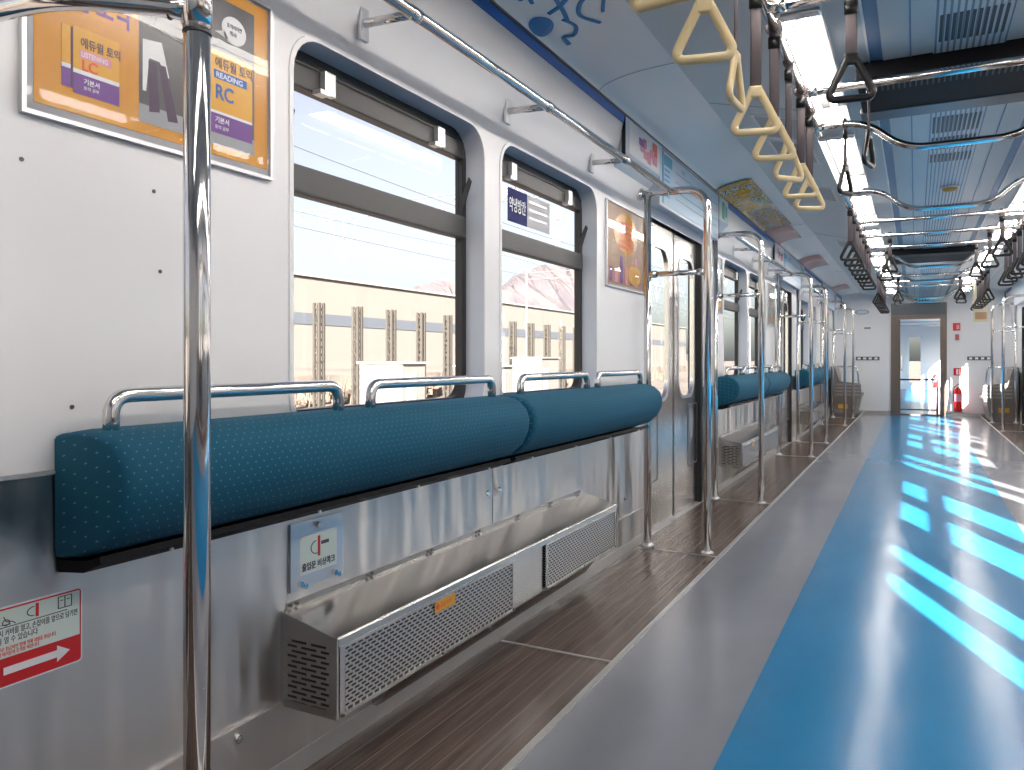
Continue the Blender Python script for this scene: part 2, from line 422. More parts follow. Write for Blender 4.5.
wn = 0
def window(s, y0, y1, sticker=False):
    global wn; wn += 1
    din, dgl = 0.0, -0.075
    f0 = lambda u, v: (WX(s, 0.001), u, v); f1 = lambda u, v: (WX(s, dgl), u, v)
    bm = ring_side(bmesh.new(), rr(y0 + 0.002, y1 - 0.002, WZ0 + 0.002, WZ1 - 0.002, 0.10), f0, f1)
    # raised lip round the opening
    lip = plate(rr(y0 - 0.012, y1 + 0.012, WZ0 - 0.012, WZ1 + 0.012, 0.11), [rr(y0 + 0.002, y1 - 0.002, WZ0 + 0.002, WZ1 - 0.002, 0.10)], lambda u, v: (WX(s, 0.0), u, v), (-s * 0.004, 0, 0))
    root = struct('window_%d' % wn, bm, M['reveal'], True)
    struct('surround_lip', lip, M['wall'], parent=root)
    fr = plate(rr(y0 - 0.02, y1 + 0.02, WZ0 - 0.02, WZ1 + 0.02, 0.09), [rr(y0 + 0.03, y1 - 0.03, WZ0 + 0.055, WZ1 - 0.035, 0.07)], f1, (s * 0.03, 0, 0))
    struct('window_frame', fr, M['frame'], parent=root)
    x0, x1 = sorted((WX(s, dgl + 0.012), WX(s, dgl - 0.03)))
    struct('transom', B(x0, x1, y0 + 0.02, y1 - 0.02, 1.497, 1.575, bev=0.006), M['transom'], parent=root)
    struct('top_rail', B(x0, x1, y0 + 0.035, y1 - 0.035, 1.785, 1.845, bev=0.005), M['frame'], parent=root)
    for k in (0.2, 0.78):
        yy = y0 + (y1 - y0) * k
        lt = B(*sorted((WX(s, dgl + 0.012), WX(s, dgl + 0.032))), yy - 0.022, yy + 0.022, 1.785, 1.85, bev=0.003)
        box(lt, *sorted((WX(s, dgl + 0.01), WX(s, dgl + 0.04))), yy - 0.05, yy - 0.012, 1.778, 1.79)
        struct('latch', lt, M['silver'], parent=root)
    for yy, sg in ((y0 + 0.035, 1), (y1 - 0.035, -1)):     # stays of the tilting upper sash
        q = bmesh.new()
        pr = [(WX(s, dgl + 0.01), 1.60), (WX(s, dgl + 0.045), 1.70), (WX(s, dgl + 0.035), 1.715), (WX(s, dgl + 0.002), 1.64)]
        a = [q.verts.new((x, yy, z)) for x, z in pr]; b = [q.verts.new((x, yy + sg * 0.008, z)) for x, z in pr]
        q.faces.new(a); q.faces.new(b[::-1])
        for i in range(4): q.faces.new((a[i], a[(i + 1) % 4], b[(i + 1) % 4], b[i]))
        struct('stay', q, M['frame'], parent=root)
    struct('pane', B(*sorted((WX(s, dgl - 0.014), WX(s, dgl - 0.018))), y0 + 0.03, y1 - 0.03, 1.57, 1.79), M['glass'], parent=root)
    struct('pane', B(*sorted((WX(s, dgl - 0.014), WX(s, dgl - 0.018))), y0 + 0.03, y1 - 0.03, WZ0 + 0.05, 1.50), M['glass'], parent=root)
    return root
for s in (-1, 1):
    for a, b in WINS: window(s, a, b)

dn = 0
def door(s, c, h):
    global dn; dn += 1
    D0, D1 = -0.03, -0.058
    zt = 2.02
    # jambs, threshold and head in black rubber and steel
    root = struct('door_%d' % dn, B(*sorted((WX(s, 0.0), WX(s, -0.10))), c - h - 0.02, c - h + 0.015, 0.0, zt, bev=0.004), M['frame'])
    struct('jamb', B(*sorted((WX(s, 0.0), WX(s, -0.10))), c + h - 0.03, c + h + 0.02, 0.0, zt, bev=0.004), M['black'], parent=root)
    struct('head_rail', B(*sorted((WX(s, 0.025), WX(s, -0.10))), c - h, c + h, zt - 0.055, zt + 0.015), M['frame'], parent=root)
    struct('threshold', B(*sorted((WX(s, 0.0), WX(s, -0.10))), c - h, c + h, -0.05, 0.003), M['alu'], parent=root)
    for sg in (-1, 1):
        ya, yb = sorted((c + sg * 0.006, c + sg * (h - 0.02)))
        wc = (ya + yb) / 2 - sg * 0.0
        hole = rr(wc - 0.20, wc + 0.20, 0.80, 1.76, 0.12, 8)
        leaf = struct('door_leaf', plate([(ya, 0.012), (yb, 0.012), (yb, zt - 0.055), (ya, zt - 0.055)], [hole], lambda u, v: (WX(s, D0), u, v), (s * 0.028, 0, 0)), M['doorsteel'], parent=root)
        gk = plate(rr(wc - 0.215, wc + 0.215, 0.785, 1.775, 0.132, 8), [rr(wc - 0.195, wc + 0.195, 0.805, 1.755, 0.115, 8)], lambda u, v: (WX(s, D0 + 0.004), u, v), (s * 0.006, 0, 0))
        struct('door_gasket', gk, M['silver'], parent=leaf)
        struct('door_glass', B(*sorted((WX(s, D0 - 0.012), WX(s, D0 - 0.016))), wc - 0.205, wc + 0.205, 0.79, 1.77), M['glass'], parent=leaf)
        yo = c + sg * 0.49
        gr = plate(rr(yo - 0.13, yo + 0.13, 0.30, 0.74, 0.03), [rr(yo - 0.122, yo + 0.122, 0.308, 0.732, 0.026)], lambda u, v: (WX(s, D0 + 0.002), u, v), (s * 0.003, 0, 0))
        struct('recess_line', gr, M['charcoal'], parent=leaf)
        yr = c + sg * 0.012
        struct('edge_rubber', B(*sorted((WX(s, D0 + 0.003), WX(s, D1))), min(c, yr), max(c, yr), 0.012, zt - 0.055), M['charcoal'], parent=leaf)
    return root
for s in (-1, 1):
    for c, h in doors_of(s): door(s, c, h)

# header boxes above the doors and the stripe band between
def header(s, side, c, h):
    pr = [(WX(s, -0.02), 2.03), (WX(s, 0.036), 2.04), (WX(s, 0.10), 2.105), (WX(s, 0.10), 2.296), (WX(s, -0.02), 2.296)]
    struct('wall_' + side, sweep(pr, c - h - 0.67, c + h + 0.42, closed=True), M['cream'])
    pr = [(WX(s, -0.02), 1.975), (WX(s, 0.085), 1.94), (WX(s, 0.098), 1.945), (WX(s, 0.10), 2.108), (WX(s, -0.02), 2.108)]
    struct('wall_' + side, sweep(pr, c - 0.74, c + 0.74, closed=True), M['cream'])
for s, side in ((-1, 'left'), (1, 'right')):
    for c, h in doors_of(s): header(s, side, c, h)
    y = YB
    for c, h in doors_of(s) + [(YE + 1.33, 0.66)]:
        y1 = c - h - 0.67
        if y1 > y:
            y1 = min(y1, YE)
            pr = [(WX(s, 0.086), 2.248), (WX(s, 0.0945), 2.248), (WX(s, 0.0995), 2.284), (WX(s, 0.088), 2.284)]
            trim(sweep(pr, y, y1, closed=True), M['stripe'])
            if y1 < YE: trim(B(*sorted((WX(s, 0.082), WX(s, 0.101))), y1 - 0.009, y1 - 0.001, 2.09, 2.290), M['black'])
        y = c + h + 0.42
    # dark seam strip under the cove
    trim(B(*sorted((WX(s, 0.098), WX(s, 0.104))), YB, YE, 2.286, 2.296), M['charcoal'])

# ceiling: coves, panels, troughs, middle panels
def cove_prof(s):
    out = []
    for k in range(13):
        a = k / 12 * PI / 2
        out.append((WX(s, 0.100 + 0.36 * (1 - math.cos(a))), 2.293 + 0.072 * math.sin(a)))
    return out
for s in (-1, 1):
    struct('ceiling', sweep(cove_prof(s), YB, YE), M['cove'], True)
TL = (-0.475, -0.285)               # left trough
TR = (2 * CC - TL[1], 2 * CC - TL[0])
zc = 2.255
def flat(x0, x1, m, z=zc): struct('ceiling', B(x0, x1, YB, YE, z, z + 0.02), m)
ZS = 2.365                          # the side panels slope down from the cove to the light troughs
struct('ceiling', sweep([(WX(-1, 0.46), ZS), (TL[0], zc), (TL[0], zc + 0.02), (WX(-1, 0.46), ZS + 0.02)], YB, YE, closed=True), M['ceil'])
struct('ceiling', sweep([(TR[1], zc), (WX(1, 0.46), ZS), (WX(1, 0.46), ZS + 0.02), (TR[1], zc + 0.02)], YB, YE, closed=True), M['ceil'])
def side_z(x): return zc + (ZS - zc) * (TL[0] - x) / (TL[0] - WX(-1, 0.46))
flat(TL[1], -0.165, M['ceil']); flat(-0.165, -0.115, M['slate']); flat(-0.115, -0.017, M['ceil'], zc - 0.006)
flat(-0.017, 0.06, M['ceil'], zc - 0.006); flat(0.06, 2 * CC - 0.06, M['grille'], zc - 0.012)
flat(2 * CC - 0.06, 2 * CC + 0.017, M['ceil'], zc - 0.006); flat(2 * CC + 0.017, 2 * CC + 0.115, M['ceil'], zc - 0.006)
flat(2 * CC + 0.115, 2 * CC + 0.165, M['slate']); flat(2 * CC + 0.165, TR[0], M['ceil'])
for x in (-0.017, 2 * CC + 0.017): trim(B(x - 0.003, x + 0.003, YB, YE, zc - 0.009, zc - 0.004), M['slate'])
for x in (-0.165, 2 * CC + 0.165): trim(B(x - 0.004, x + 0.004, YB, YE, zc - 0.006, zc + 0.001), M['alu'])
struct('ceiling', B(XL, XR, YB, YE, 2.42, 2.45), M['ceil'])
for x0, x1 in (TL, TR):                 # trough walls above the opening
    struct('ceiling', B(x0, x1, YB, YE, zc + 0.10, zc + 0.115), M['reflector'])
    for xa in (x0, x1): struct('ceiling', B(xa - 0.004, xa + 0.004, YB, YE, zc - 0.004, zc + 0.115), M['silver'])
# ceiling joints
for y in (3.35, 7.9, 12.4):
    pr = cove_prof(-1); q = bmesh.new(); tube(q, [(x, y, z - 0.0005) for x, z in pr], 0.0022, 6)
    trim(q, M['greyprint'])
    trim(T([(-0.93, y + 0.6, side_z(-0.93) - 0.001), (-0.48, y + 0.6, side_z(-0.48) - 0.001)], 0.002, 6), M['greyprint'])
# ends of the car
GX0, GX1, GZ = -0.37, 0.47, 1.93
def end_wall(y, name, m=M['wall']):
    out = [(XL - 0.1, -0.05), (XR + 0.1, -0.05), (XR + 0.1, 2.45), (XL - 0.1, 2.45)]
    return struct(name, plate(out, [[(GX0, 0.0), (GX1, 0.0), (GX1, GZ), (GX0, GZ)]], lambda u, v: (u, y, v), (0, 0.04, 0)), m)
end_wall(YE, 'wall_front')
struct('wall_back', B(XL - 0.1, XR + 0.1, YB - 0.04, YB, -0.05, 2.45), M['wall'])
trim(B(XL, GX0 - 0.05, YE - 0.012, YE, 0.0, 0.06), M['steel2']); trim(B(GX1 + 0.05, XR, YE - 0.012, YE, 0.0, 0.06), M['steel2'])

# ------------------------------------------------------------------ fluorescent lamps in the troughs
ORD = ['first', 'second', 'third', 'fourth', 'fifth', 'sixth', 'seventh', 'eighth', 'ninth', 'tenth', 'eleventh', 'twelfth', 'thirteenth', 'fourteenth']
LAMPY = [(-0.5, 0.95), (1.15, 2.62), (2.82, 4.28), (4.48, 5.94), (6.14, 7.6), (7.8, 9.26), (9.46, 10.92), (11.12, 12.58), (12.78, 14.24), (14.44, 15.9)]
for si, (x0, x1) in enumerate((TL, TR)):
    for i, (a, b) in enumerate(LAMPY):
        side = 'left' if si == 0 else 'right'
        t = Th('fluorescent_lamp', (0.5 * (x0 + x1), a, zc + 0.09), 'twin-tube ceiling lamp, %s from the front in the %s light trough' % (ORD[i], side), 'ceiling lamp', 'ceiling lamps in the two light troughs')
        hb = B(x0 + 0.006, x1 - 0.006, a, b, zc + 0.086, zc + 0.098)
        t.part('reflector', hb, M['reflector'])
        for yy in (a, b - 0.05): t.part('lamp_holder', B(x0 + 0.006, x1 - 0.006, yy, yy + 0.05, zc - 0.008, zc + 0.086, bev=0.006), M['silver'])
        for xx in (x0 + 0.06, x1 - 0.06):
            t.part('tube', T([(xx, a + 0.045, zc + 0.012), (xx, b - 0.045, zc + 0.012)], 0.0145, 12), M['tube'], True)
        if i < len(LAMPY) - 1:
            struct('ceiling', B(x0, x1, b + 0.01, LAMPY[i + 1][0] - 0.01, zc, zc + 0.012), M['silver'])

# ceiling vents beside the left trough
for i, (a, b) in enumerate(((4.1, 4.55), (4.62, 5.1), (5.9, 6.4), (8.8, 9.3))):
    t = Th('ceiling_vent', (-0.62, a, side_z(-0.62)), ['grey ceiling vent plate nearest the front, beside the left light trough', 'grey ceiling vent plate just behind the nearest one beside the left light trough', 'grey ceiling vent plate beyond the first doorway beside the left light trough', 'farthest grey ceiling vent plate beside the left light trough'][i], 'vent', 'vent plates on the left ceiling')
    t.part('vent_frame', plate([(-0.76, a), (-0.52, a), (-0.52, b), (-0.76, b)], [[(-0.745, a + .015), (-0.535, a + .015), (-0.535, b - .015), (-0.745, b - .015)]], lambda u, v: (u, v, side_z(u) - 0.004), (0, 0, 0.004)), M['silver'])
    t.part('vent_grid', plate([(-0.745, a + .015), (-0.535, a + .015), (-0.535, b - .015), (-0.745, b - .015)], [], lambda u, v: (u, v, side_z(u) - 0.002), (0, 0, 0.002)), M['greyprint'])

# intake slots in the centre grille
for i, (a, b) in enumerate(((3.05, 3.3), (4.32, 4.62), (4.72, 4.98), (5.10, 5.30), (8.15, 8.45), (8.9, 9.15), (12.0, 12.3))):
    q = bmesh.new(); n = 11
    for k in range(n):
        x = 0.072 + (2 * CC - 0.144) * (k + 0.5) / n
        box(q, x - 0.0055, x + 0.0055, a, b, zc - 0.0135, zc - 0.0118)
    o = obj('air_intake', q, M['black'])
    tag(o, 'row of dark intake slots in the middle ceiling grille, %s from the front' % ORD[i], 'vent', 'air intake slots along the ceiling grille')
# brown-yellow detector dome
t = Th('smoke_detector', (0.21, 6.1, zc - 0.012), 'small round ochre detector dome on the middle ceiling grille', 'detector')
t.part('dome', lathe(bmesh.new(), [(0.012, -0.034), (0.035, -0.03), (0.05, -0.018), (0.052, -0.012)], (0.21, 6.1, zc - 0.012), 24), mat('ochre_plastic', (0.42, 0.27, 0.04), 0.3), True)
t.part('base', lathe(bmesh.new(), [(0.06, -0.012), (0.06, 0.0)], (0.21, 6.1, zc - 0.012), 24), M['silver'], True)

# dark boxes hanging across the middle of the ceiling
for i, (a, b, x0, x1) in enumerate(((3.42, 4.02, -0.215, 0.53), (9.35, 10.3, -0.26, 0.56))):
    t = Th('line_flow_fan', (0.15, a, zc), ['near black air outlet box across the middle of the ceiling', 'far black air outlet box across the middle of the ceiling'][i], 'fan box', 'black air outlet boxes on the ceiling')
    z0 = zc - 0.068
    t.part('housing', B(x0, x1, a, b, z0, zc - 0.001, bev=0.004), M['matblack'])
    t.part('rear_lip', B(x0 - 0.01, x1 + 0.01, b - 0.13, b + 0.01, z0 - 0.004, z0 + 0.02, bev=0.003), M['charcoal'])
    q = bmesh.new()
    n = 34
    for k in range(n):
        x = x0 + 0.03 + (x1 - x0 - 0.06) * k / (n - 1); box(q, x - 0.003, x + 0.003, a + 0.02, a + 0.18, z0 - 0.003, z0)
    t.part('outlet_fins', q, M['black'])

# ------------------------------------------------------------------ overhead rails and crossbars
ZR = 2.15
XRL, XRR = -0.415, 0.765
RAILS = [(-0.6, 4.02, 'the near bay'), (5.44, 8.95, 'the middle bay'), (10.5, 13.4, 'the far bay')]
for s, xr, side in ((-1, XRL, 'left'), (1, XRR, 'right')):
    for (a, b, wh) in RAILS:
        t = Th('overhead_rail', (xr, a, ZR), 'chrome overhead rail running along the %s lights over %s' % (side, wh), 'rail', 'lengthwise overhead rails')
        t.part('rail', T([(xr, a, ZR), (xr, b, ZR)], 0.016, 14), M['chrome'], True)
        for yy in [g_ for g_ in (1.05, 2.72, 6.04, 7.70, 11.02, 12.68) if a < g_ < b]:
            t.part('hanger', T([(xr, yy, ZR), (xr, yy, zc)], 0.011, 10), M['chrome'], True)
            t.part('hanger_flange', cyl(bmesh.new(), (xr, yy, zc - 0.006), (0, 0, 1), 0.028, 0.007), M['silver'], True)
            t.part('rail_joint', T([(xr, yy - 0.03, ZR), (xr, yy + 0.03, ZR)], 0.021, 14), M['chrome'], True)
STR = [1.55, 2.5, 3.37, 6.75, 7.55, 8.35, 11.3, 12.1, 12.9]
for i, y in enumerate(STR):
    t = Th('overhead_crossbar', (CC, y, ZR), 'straight chrome bar crossing under the ceiling, %s from the front' % ORD[i], 'rail', 'straight crossbars under the ceiling')
    t.part('bar', T([(XRL, y, ZR), (XRR, y, ZR)], 0.016, 14), M['chrome'], True)
    for xx, sg in ((XRL, 1), (XRR, -1)):
        t.part('end_socket', T([(xx + sg * 0.016, y, ZR), (xx + sg * 0.06, y, ZR)], 0.021, 14), M['chrome'], True)
BENT = [(3.9, 0.02), (5.5, 0.25), (8.95, 0.02), (10.55, 0.25), (13.4, 0.02), (14.34, 0.0)]
for i, (y, _) in enumerate(BENT):
    zl = 2.005
    t = Th('dipped_crossbar', (CC, y, ZR), 'chrome crossbar with a lowered middle under the ceiling, %s from the front' % ORD[i], 'rail', 'dipped crossbars at the doorways')
    pts = fillet([(XRL, y, ZR), (-0.20, y, ZR), (-0.05, y, zl), (2 * CC + 0.05, y, zl), (2 * CC + 0.20, y, ZR), (XRR, y, ZR)], 0.12, 8)
    t.part('bar', T(pts, 0.016, 14), M['chrome'], True)
    for xx in (XRL, XRR):
        if y > 14: t.part('hanger', T([(xx, y, ZR), (xx, y, zc)], 0.011, 10), M['chrome'], True)
        t.part('end_joint', T([(xx - 0.025, y, ZR), (xx + 0.025, y, ZR)], 0.022, 14), M['chrome'], True)

# ------------------------------------------------------------------ hanging straps
def make_strap(kind, drop):
    e = empty('hanging_strap', (0, 0, 0))
    col = {'ivory': M['ivory'], 'black': M['blackpl']}[kind]
    def p(n, bm, m, sm=True): return obj(n, bm, m, e, sm)
    lp = [Vector((0, 0.0, 0)) + Vector((0.0185 * math.cos(a), 0, 0.0185 * math.sin(a))) for a in [2 * PI * k / 16 for k in range(16)]]
    p('strap_clamp', tube(bmesh.new(), lp, 0.010, 8, closed=True, flat=(1.0, 0.3)), M['strap'])
    zt = -0.02; hb = -drop + 0.135
    st = bmesh.new()
    tube(st, [(0, 0.0, zt), (0.0015, 0, (zt + hb) / 2), (0, 0, hb)], 0.016, 8, flat=(1.0, 0.2))
    p('webbing', st, M['strap'])
    q = tube(bmesh.new(), [(0, 0, zt - 0.012), (0, 0, zt - 0.05)], 0.019, 8, flat=(1.0, 0.4))
    p('buckle', q, M['blackpl'])
    # triangular handle in the local XZ plane
    top = hb + 0.005; w_, h_ = 0.061, 0.122
    tri = fillet([(0, 0, top), (0.010, 0, top), (w_, 0, top - h_ * 0.86), (w_ * 0.86, 0, top - h_), (-w_ * 0.86, 0, top - h_), (-w_, 0, top - h_ * 0.86), (-0.010, 0, top), (0, 0, top)], 0.034, 6)[:-1]
    h = bmesh.new(); tube(h, tri, 0.0112, 10, closed=True, flat=(0.85, 1.0))
    p('handle', h, col)
    p('handle_eye', box(bmesh.new(), -0.019, 0.019, -0.009, 0.009, top - 0.022, top + 0.012, bev=0.006), col)
    return e
proto = {}
def put_strap(kind, drop, x, y, z, rz, label, group):
    k = (kind, drop)
    if k not in proto: o = proto[k] = make_strap(kind, drop)
    else: o = copy_tree(proto[k])
    o.location = (x, y, z); o.rotation_euler = (0, 0, rz)
    tag(o, label, 'hanging strap', group)
ys = [1.40, 1.71, 2.05, 2.33, 2.66, 2.99, 3.33, 3.62]
rz_ = [-0.1, 0.22, 1.5, 0.25, 0.30, 0.85, 0.2, 0.5]
for i, (y, r) in enumerate(zip(ys, rz_)):
    put_strap('ivory', 0.45, XRL, y, ZR, r, 'ivory strap handle on grey webbing, %s from the front along the near left rail' % ORD[i], 'ivory hanging straps')
for i in range(8):
    put_strap('black', 0.40, XRL, 6.0 + 0.367 * i, ZR, [0.3, 0.1, 0.5, 0.2, -0.1, 0.4, 0.1, 0.2][i], 'black strap handle, %s from the front along the left rail past the first doorway' % ORD[i], 'black straps on the left rail')
for i in range(7):
    put_strap('black', 0.40, XRL, 10.75 + 0.38 * i, ZR, random.uniform(-.3, .5), 'black strap handle, %s from the front along the far left rail' % ORD[i], 'black straps on the far left rail')
for i in range(6):
    put_strap('black', 0.40, XRR, 6.9 + 0.36 * i, ZR, random.uniform(-.6, .3), 'black strap handle, %s from the front along the right rail over the middle bay' % ORD[i], 'black straps on the right rail')
for i in range(6):
    put_strap('black', 0.40, XRR, 10.75 + 0.42 * i, ZR, random.uniform(-.6, .3), 'black strap handle, %s from the front along the far right rail' % ORD[i], 'black straps on the far right rail')
CB = [(-0.17, 2.5, 0.15, 'big black strap handle hanging from the near straight crossbar, left of the fan box'), (-0.165, 3.37, 1.35, 'black strap handle seen edge-on under the near black fan box'),
      (-0.29, 3.9, 1.2, 'black strap handle seen edge-on in front of the left lights on the nearest dipped bar'),
      (0.57, 6.75, -0.1, 'black strap handle at the right end of the crossbar before the far fan box'),
      (-0.2, 7.55, 0.3, 'black strap handle, left one on the second crossbar of the middle bay'), (0.55, 7.55, -0.3, 'black strap handle, right one on the second crossbar of the middle bay'),
      (-0.25, 8.35, 0.2, 'black strap handle, left one on the third crossbar of the middle bay'), (0.5, 8.35, 0.5, 'black strap handle, right one on the third crossbar of the middle bay'),
      (-0.2, 11.3, 0.3, 'black strap handle, left one on the first crossbar of the far bay'), (0.5, 11.3, 0.1, 'black strap handle, right one on the first crossbar of the far bay'),
      (-0.22, 12.1, 0.9, 'black strap handle, left one on the second crossbar of the far bay'), (0.55, 12.1, 0.2, 'black strap handle, right one on the second crossbar of the far bay')]
for x, y, r, lb in CB:
    put_strap('black', 0.34, x, y, ZR, r + (PI / 2 if False else 0), lb, 'black straps on crossbars')

# ------------------------------------------------------------------ door-side grab frames
PX = -1.0
def grab_frame(s, y, label, near=False):
    xi = WX(s, 0.40); xo = WX(s, 0.065); r = 0.0205
    t = Th('grab_frame', (xi, y, 0), label, 'grab pole', 'chrome grab frames beside the doorways')
    zt = 1.985
    if near:
        t.part('pole', T([(xi, y, 0.0), (xi, y, 2.22)], r, 24), M['chrome'], True)
        t.part('collar', T([(xi, y, 1.575), (xi, y, 1.655)], r * 1.12, 24), M['chrome'], True)
        pts = fillet([(xi, y, 1.60), (-1.06, 0.80, 1.605), (-1.15, 0.722, 1.603), (-1.28, 0.695, 1.60), (XL + 0.004, 0.69, 1.60)], 0.06, 6)
        t.part('middle_bar', T(pts, 0.0165, 18), M['chrome'], True)
        q = bmesh.new()
        tube(q, [(xi, y, 1.562), (xi, y, 1.566)], r * 1.06, 24)
        t.part('joint_ring', q, M['black'])
        ln = (Vector(pts[3]) - Vector(pts[2])).normalized()
        m0 = Vector((-1.035, 0.822, 1.6015))
        dv_ = (Vector((-1.06, 0.80, 1.605)) - Vector((xi, y, 1.60))).normalized()
        t.part('joint_ring', T([m0, m0 + dv_ * 0.003], 0.0175, 18), M['black'])
    else:
        pts = fillet([(xi, y, 0.0), (xi, y, zt), (WX(s, 0.035), y, zt)], 0.13, 10)
        t.part('pole', T(pts, r, 18), M['chrome'], True)
        t.part('wall_pole', T([(xo, y, 0.0), (xo, y, zt)], r, 18), M['chrome'], True)
        t.part('middle_bar', T([(xo, y, 1.53), (xi, y, 1.53)], 0.015, 14), M['chrome'], True)
        for xx, sg in ((xo, 1), (xi, -1)):
            d = 1 if xi > xo else -1
            t.part('bar_socket', T([(xx + sg * d * r * 0.6, y, 1.53), (xx + sg * d * (r + 0.03), y, 1.53)], 0.02, 14), M['chrome'], True)
        t.part('wall_flange', cyl(bmesh.new(), (WX(s, 0.036), y, zt), (-1 if s < 0 else 1, 0, 0), 0.033, 0.03), M['chrome'], True)
        t.part('foot_flange', lathe(bmesh.new(), [(0.036, 0.0), (0.036, 0.012), (0.024, 0.022)], (xo, y, 0.0005), 20), M['silver'], True)
    t.part('foot_flange', lathe(bmesh.new(), [(0.034, 0.0), (0.033, 0.008), (0.0225, 0.015)], (xi, y, 0.0005), 20), M['silver'], True)
grab_frame(-1, 0.842, 'thick chrome pole in the foreground with a curved bar joined at its top', near=True)
FR = [(4.19, 'chrome grab frame on the near side of the first left doorway'), (5.84, 'chrome grab frame on the far side of the first left doorway'),
      (8.88, 'chrome grab frame on the near side of the second left doorway'), (10.43, 'chrome grab frame on the far side of the second left doorway'),
      (13.35, 'chrome grab frame on the near side of the farthest left doorway'), (15.2, 'chrome grab frame beside the grey corner seat on the left')]
for y, lb in FR: grab_frame(-1, y, lb)
for y, lb in ((13.35, 'chrome grab frame on the near side of the farthest right doorway'), (15.2, 'chrome grab frame beside the grey corner seat on the right')): grab_frame(1, y, lb)

# luggage-height wall rails
for i, (a, b, lb) in enumerate(((0.86, 4.19, 'long chrome wall rail on brackets above the near windows'), (5.84, 8.88, 'chrome wall rail on brackets above the middle windows'), (10.43, 13.35, 'chrome wall rail on brackets above the far windows'))):
    x = -1.2; t = Th('wall_rail', (x, a, 1.985), lb, 'rail', 'wall rails above the windows')
    q = bmesh.new(); tube(q, [(x, a, 1.985), (x, b, 1.985)], 0.0165, 16)
    t.part('rail', q, M['chrome'], True)
    yy = a + 0.86
    while yy < b - 0.2:
        t.part('bracket', T([(XL + 0.03, yy, 1.993), (x, yy, 1.985)], 0.0125, 12), M['chrome'], True)
        fl = B(XL + 0.022, XL + 0.034, yy - 0.018, yy + 0.018, 1.945, 2.035, bev=0.003)
        t.part('bracket_flange', fl, M['silver'])
        t.part('rail_joint', T([(x, yy - 0.02, 1.985), (x, yy + 0.02, 1.985)], 0.0195, 16), M['chrome'], True)
        yy += 0.86

# ------------------------------------------------------------------ leaning cushions with grab handles
def cushion(y0, y1, label, hs):
    t = Th('leaning_cushion', (XL, y0, 0.68), label, 'cushion', 'blue leaning cushions under the windows')
    # rounded section: back on the wall, belly towards the aisle
    pr = []
    x0, xf = XL + 0.004, XL + 0.205
    key = [(x0, 0.915), (x0 + 0.06, 0.924), (x0 + 0.115, 0.922), (x0 + 0.16, 0.908), (x0 + 0.19, 0.88), (x0 + 0.203, 0.845), (x0 + 0.198, 0.80), (x0 + 0.175, 0.755), (x0 + 0.13, 0.716), (x0 + 0.06, 0.692), (x0, 0.684)]
    bm = bmesh.new(); R_ = []
    ins = [(0.0, 0.90), (0.004, 0.955), (0.014, 0.99), (0.03, 1.0)]
    stn = [(y0 + a, s_) for a, s_ in ins] + [(y1 - a, s_) for a, s_ in reversed(ins)]
    cxx, czz = x0 + 0.07, 0.81
    for yy, sc in stn: R_.append([bm.verts.new((cxx + (x - cxx) * (sc if x > x0 + 0.001 else 1), yy, czz + (z - czz) * sc)) for x, z in key])
    n = len(key)
    for i in range(len(R_) - 1):
        for k in range(n): bm.faces.new((R_[i][k], R_[i][(k + 1) % n], R_[i + 1][(k + 1) % n], R_[i + 1][k]))
    bm.faces.new(R_[0][::-1]); bm.faces.new(R_[-1])
    t.part('pad', bm, M['fabric'], ang=50)
    bb = bmesh.new()
    a = [bb.verts.new(c) for c in ((x0, y0 + 0.006, 0.682), (x0 + 0.075, y0 + 0.006, 0.688), (x0 + 0.12, y0 + 0.006, 0.702), (x0 + 0.125, y0 + 0.006, 0.690), (x0 + 0.075, y0 + 0.006, 0.668), (x0, y0 + 0.006, 0.660))]
    b = [bb.verts.new((v.co.x, y1 - 0.006, v.co.z)) for v in a]
    bb.faces.new(a[::-1]); bb.faces.new(b)
    for i in range(6): bb.faces.new((a[i], a[(i + 1) % 6], b[(i + 1) % 6], b[i]))
    t.part('base_board', bb, M['matblack'])
    yy = y0 + 0.16
    while yy < y1 - 0.1: t.part('screw', cyl(bmesh.new(), (x0 + 0.112, yy, 0.685), (0.5, 0, -0.85), 0.0045, 0.006, 8), M['silver']); yy += 0.42
    for (h0, h1) in hs:
        xh = XL + 0.10
        pts = fillet([(xh, h0, 0.905), (xh, h0, 0.985), (xh, h1, 0.985), (xh, h1, 0.905)], 0.055, 8)
        g = t.part('grab_handle', T(pts, 0.0145, 16), M['chrome'], True)
    return t
cushion(0.86, 2.425, 'long blue dotted leaning cushion nearest the front, below the big window', [(0.905, 1.53), (1.66, 2.33)])
cushion(2.455, 4.02, 'blue dotted leaning cushion just before the first doorway, below the sticker window', [(2.55, 3.20), (3.33, 3.95)])
cushion(6.03, 7.40, 'nearer blue leaning cushion of the middle bay, past the first doorway', [(6.07, 6.62), (6.74, 7.30)])
cushion(7.43, 8.80, 'farther blue leaning cushion of the middle bay, past the first doorway', [(7.50, 8.06), (8.16, 8.72)])
cushion(10.62, 11.97, 'nearer blue leaning cushion of the far bay, past the second doorway', [(10.7, 11.22), (11.34, 11.9)])
cushion(12.0, 13.30, 'farther blue leaning cushion of the far bay, past the second doorway', [(12.05, 12.6), (12.7, 13.22)])

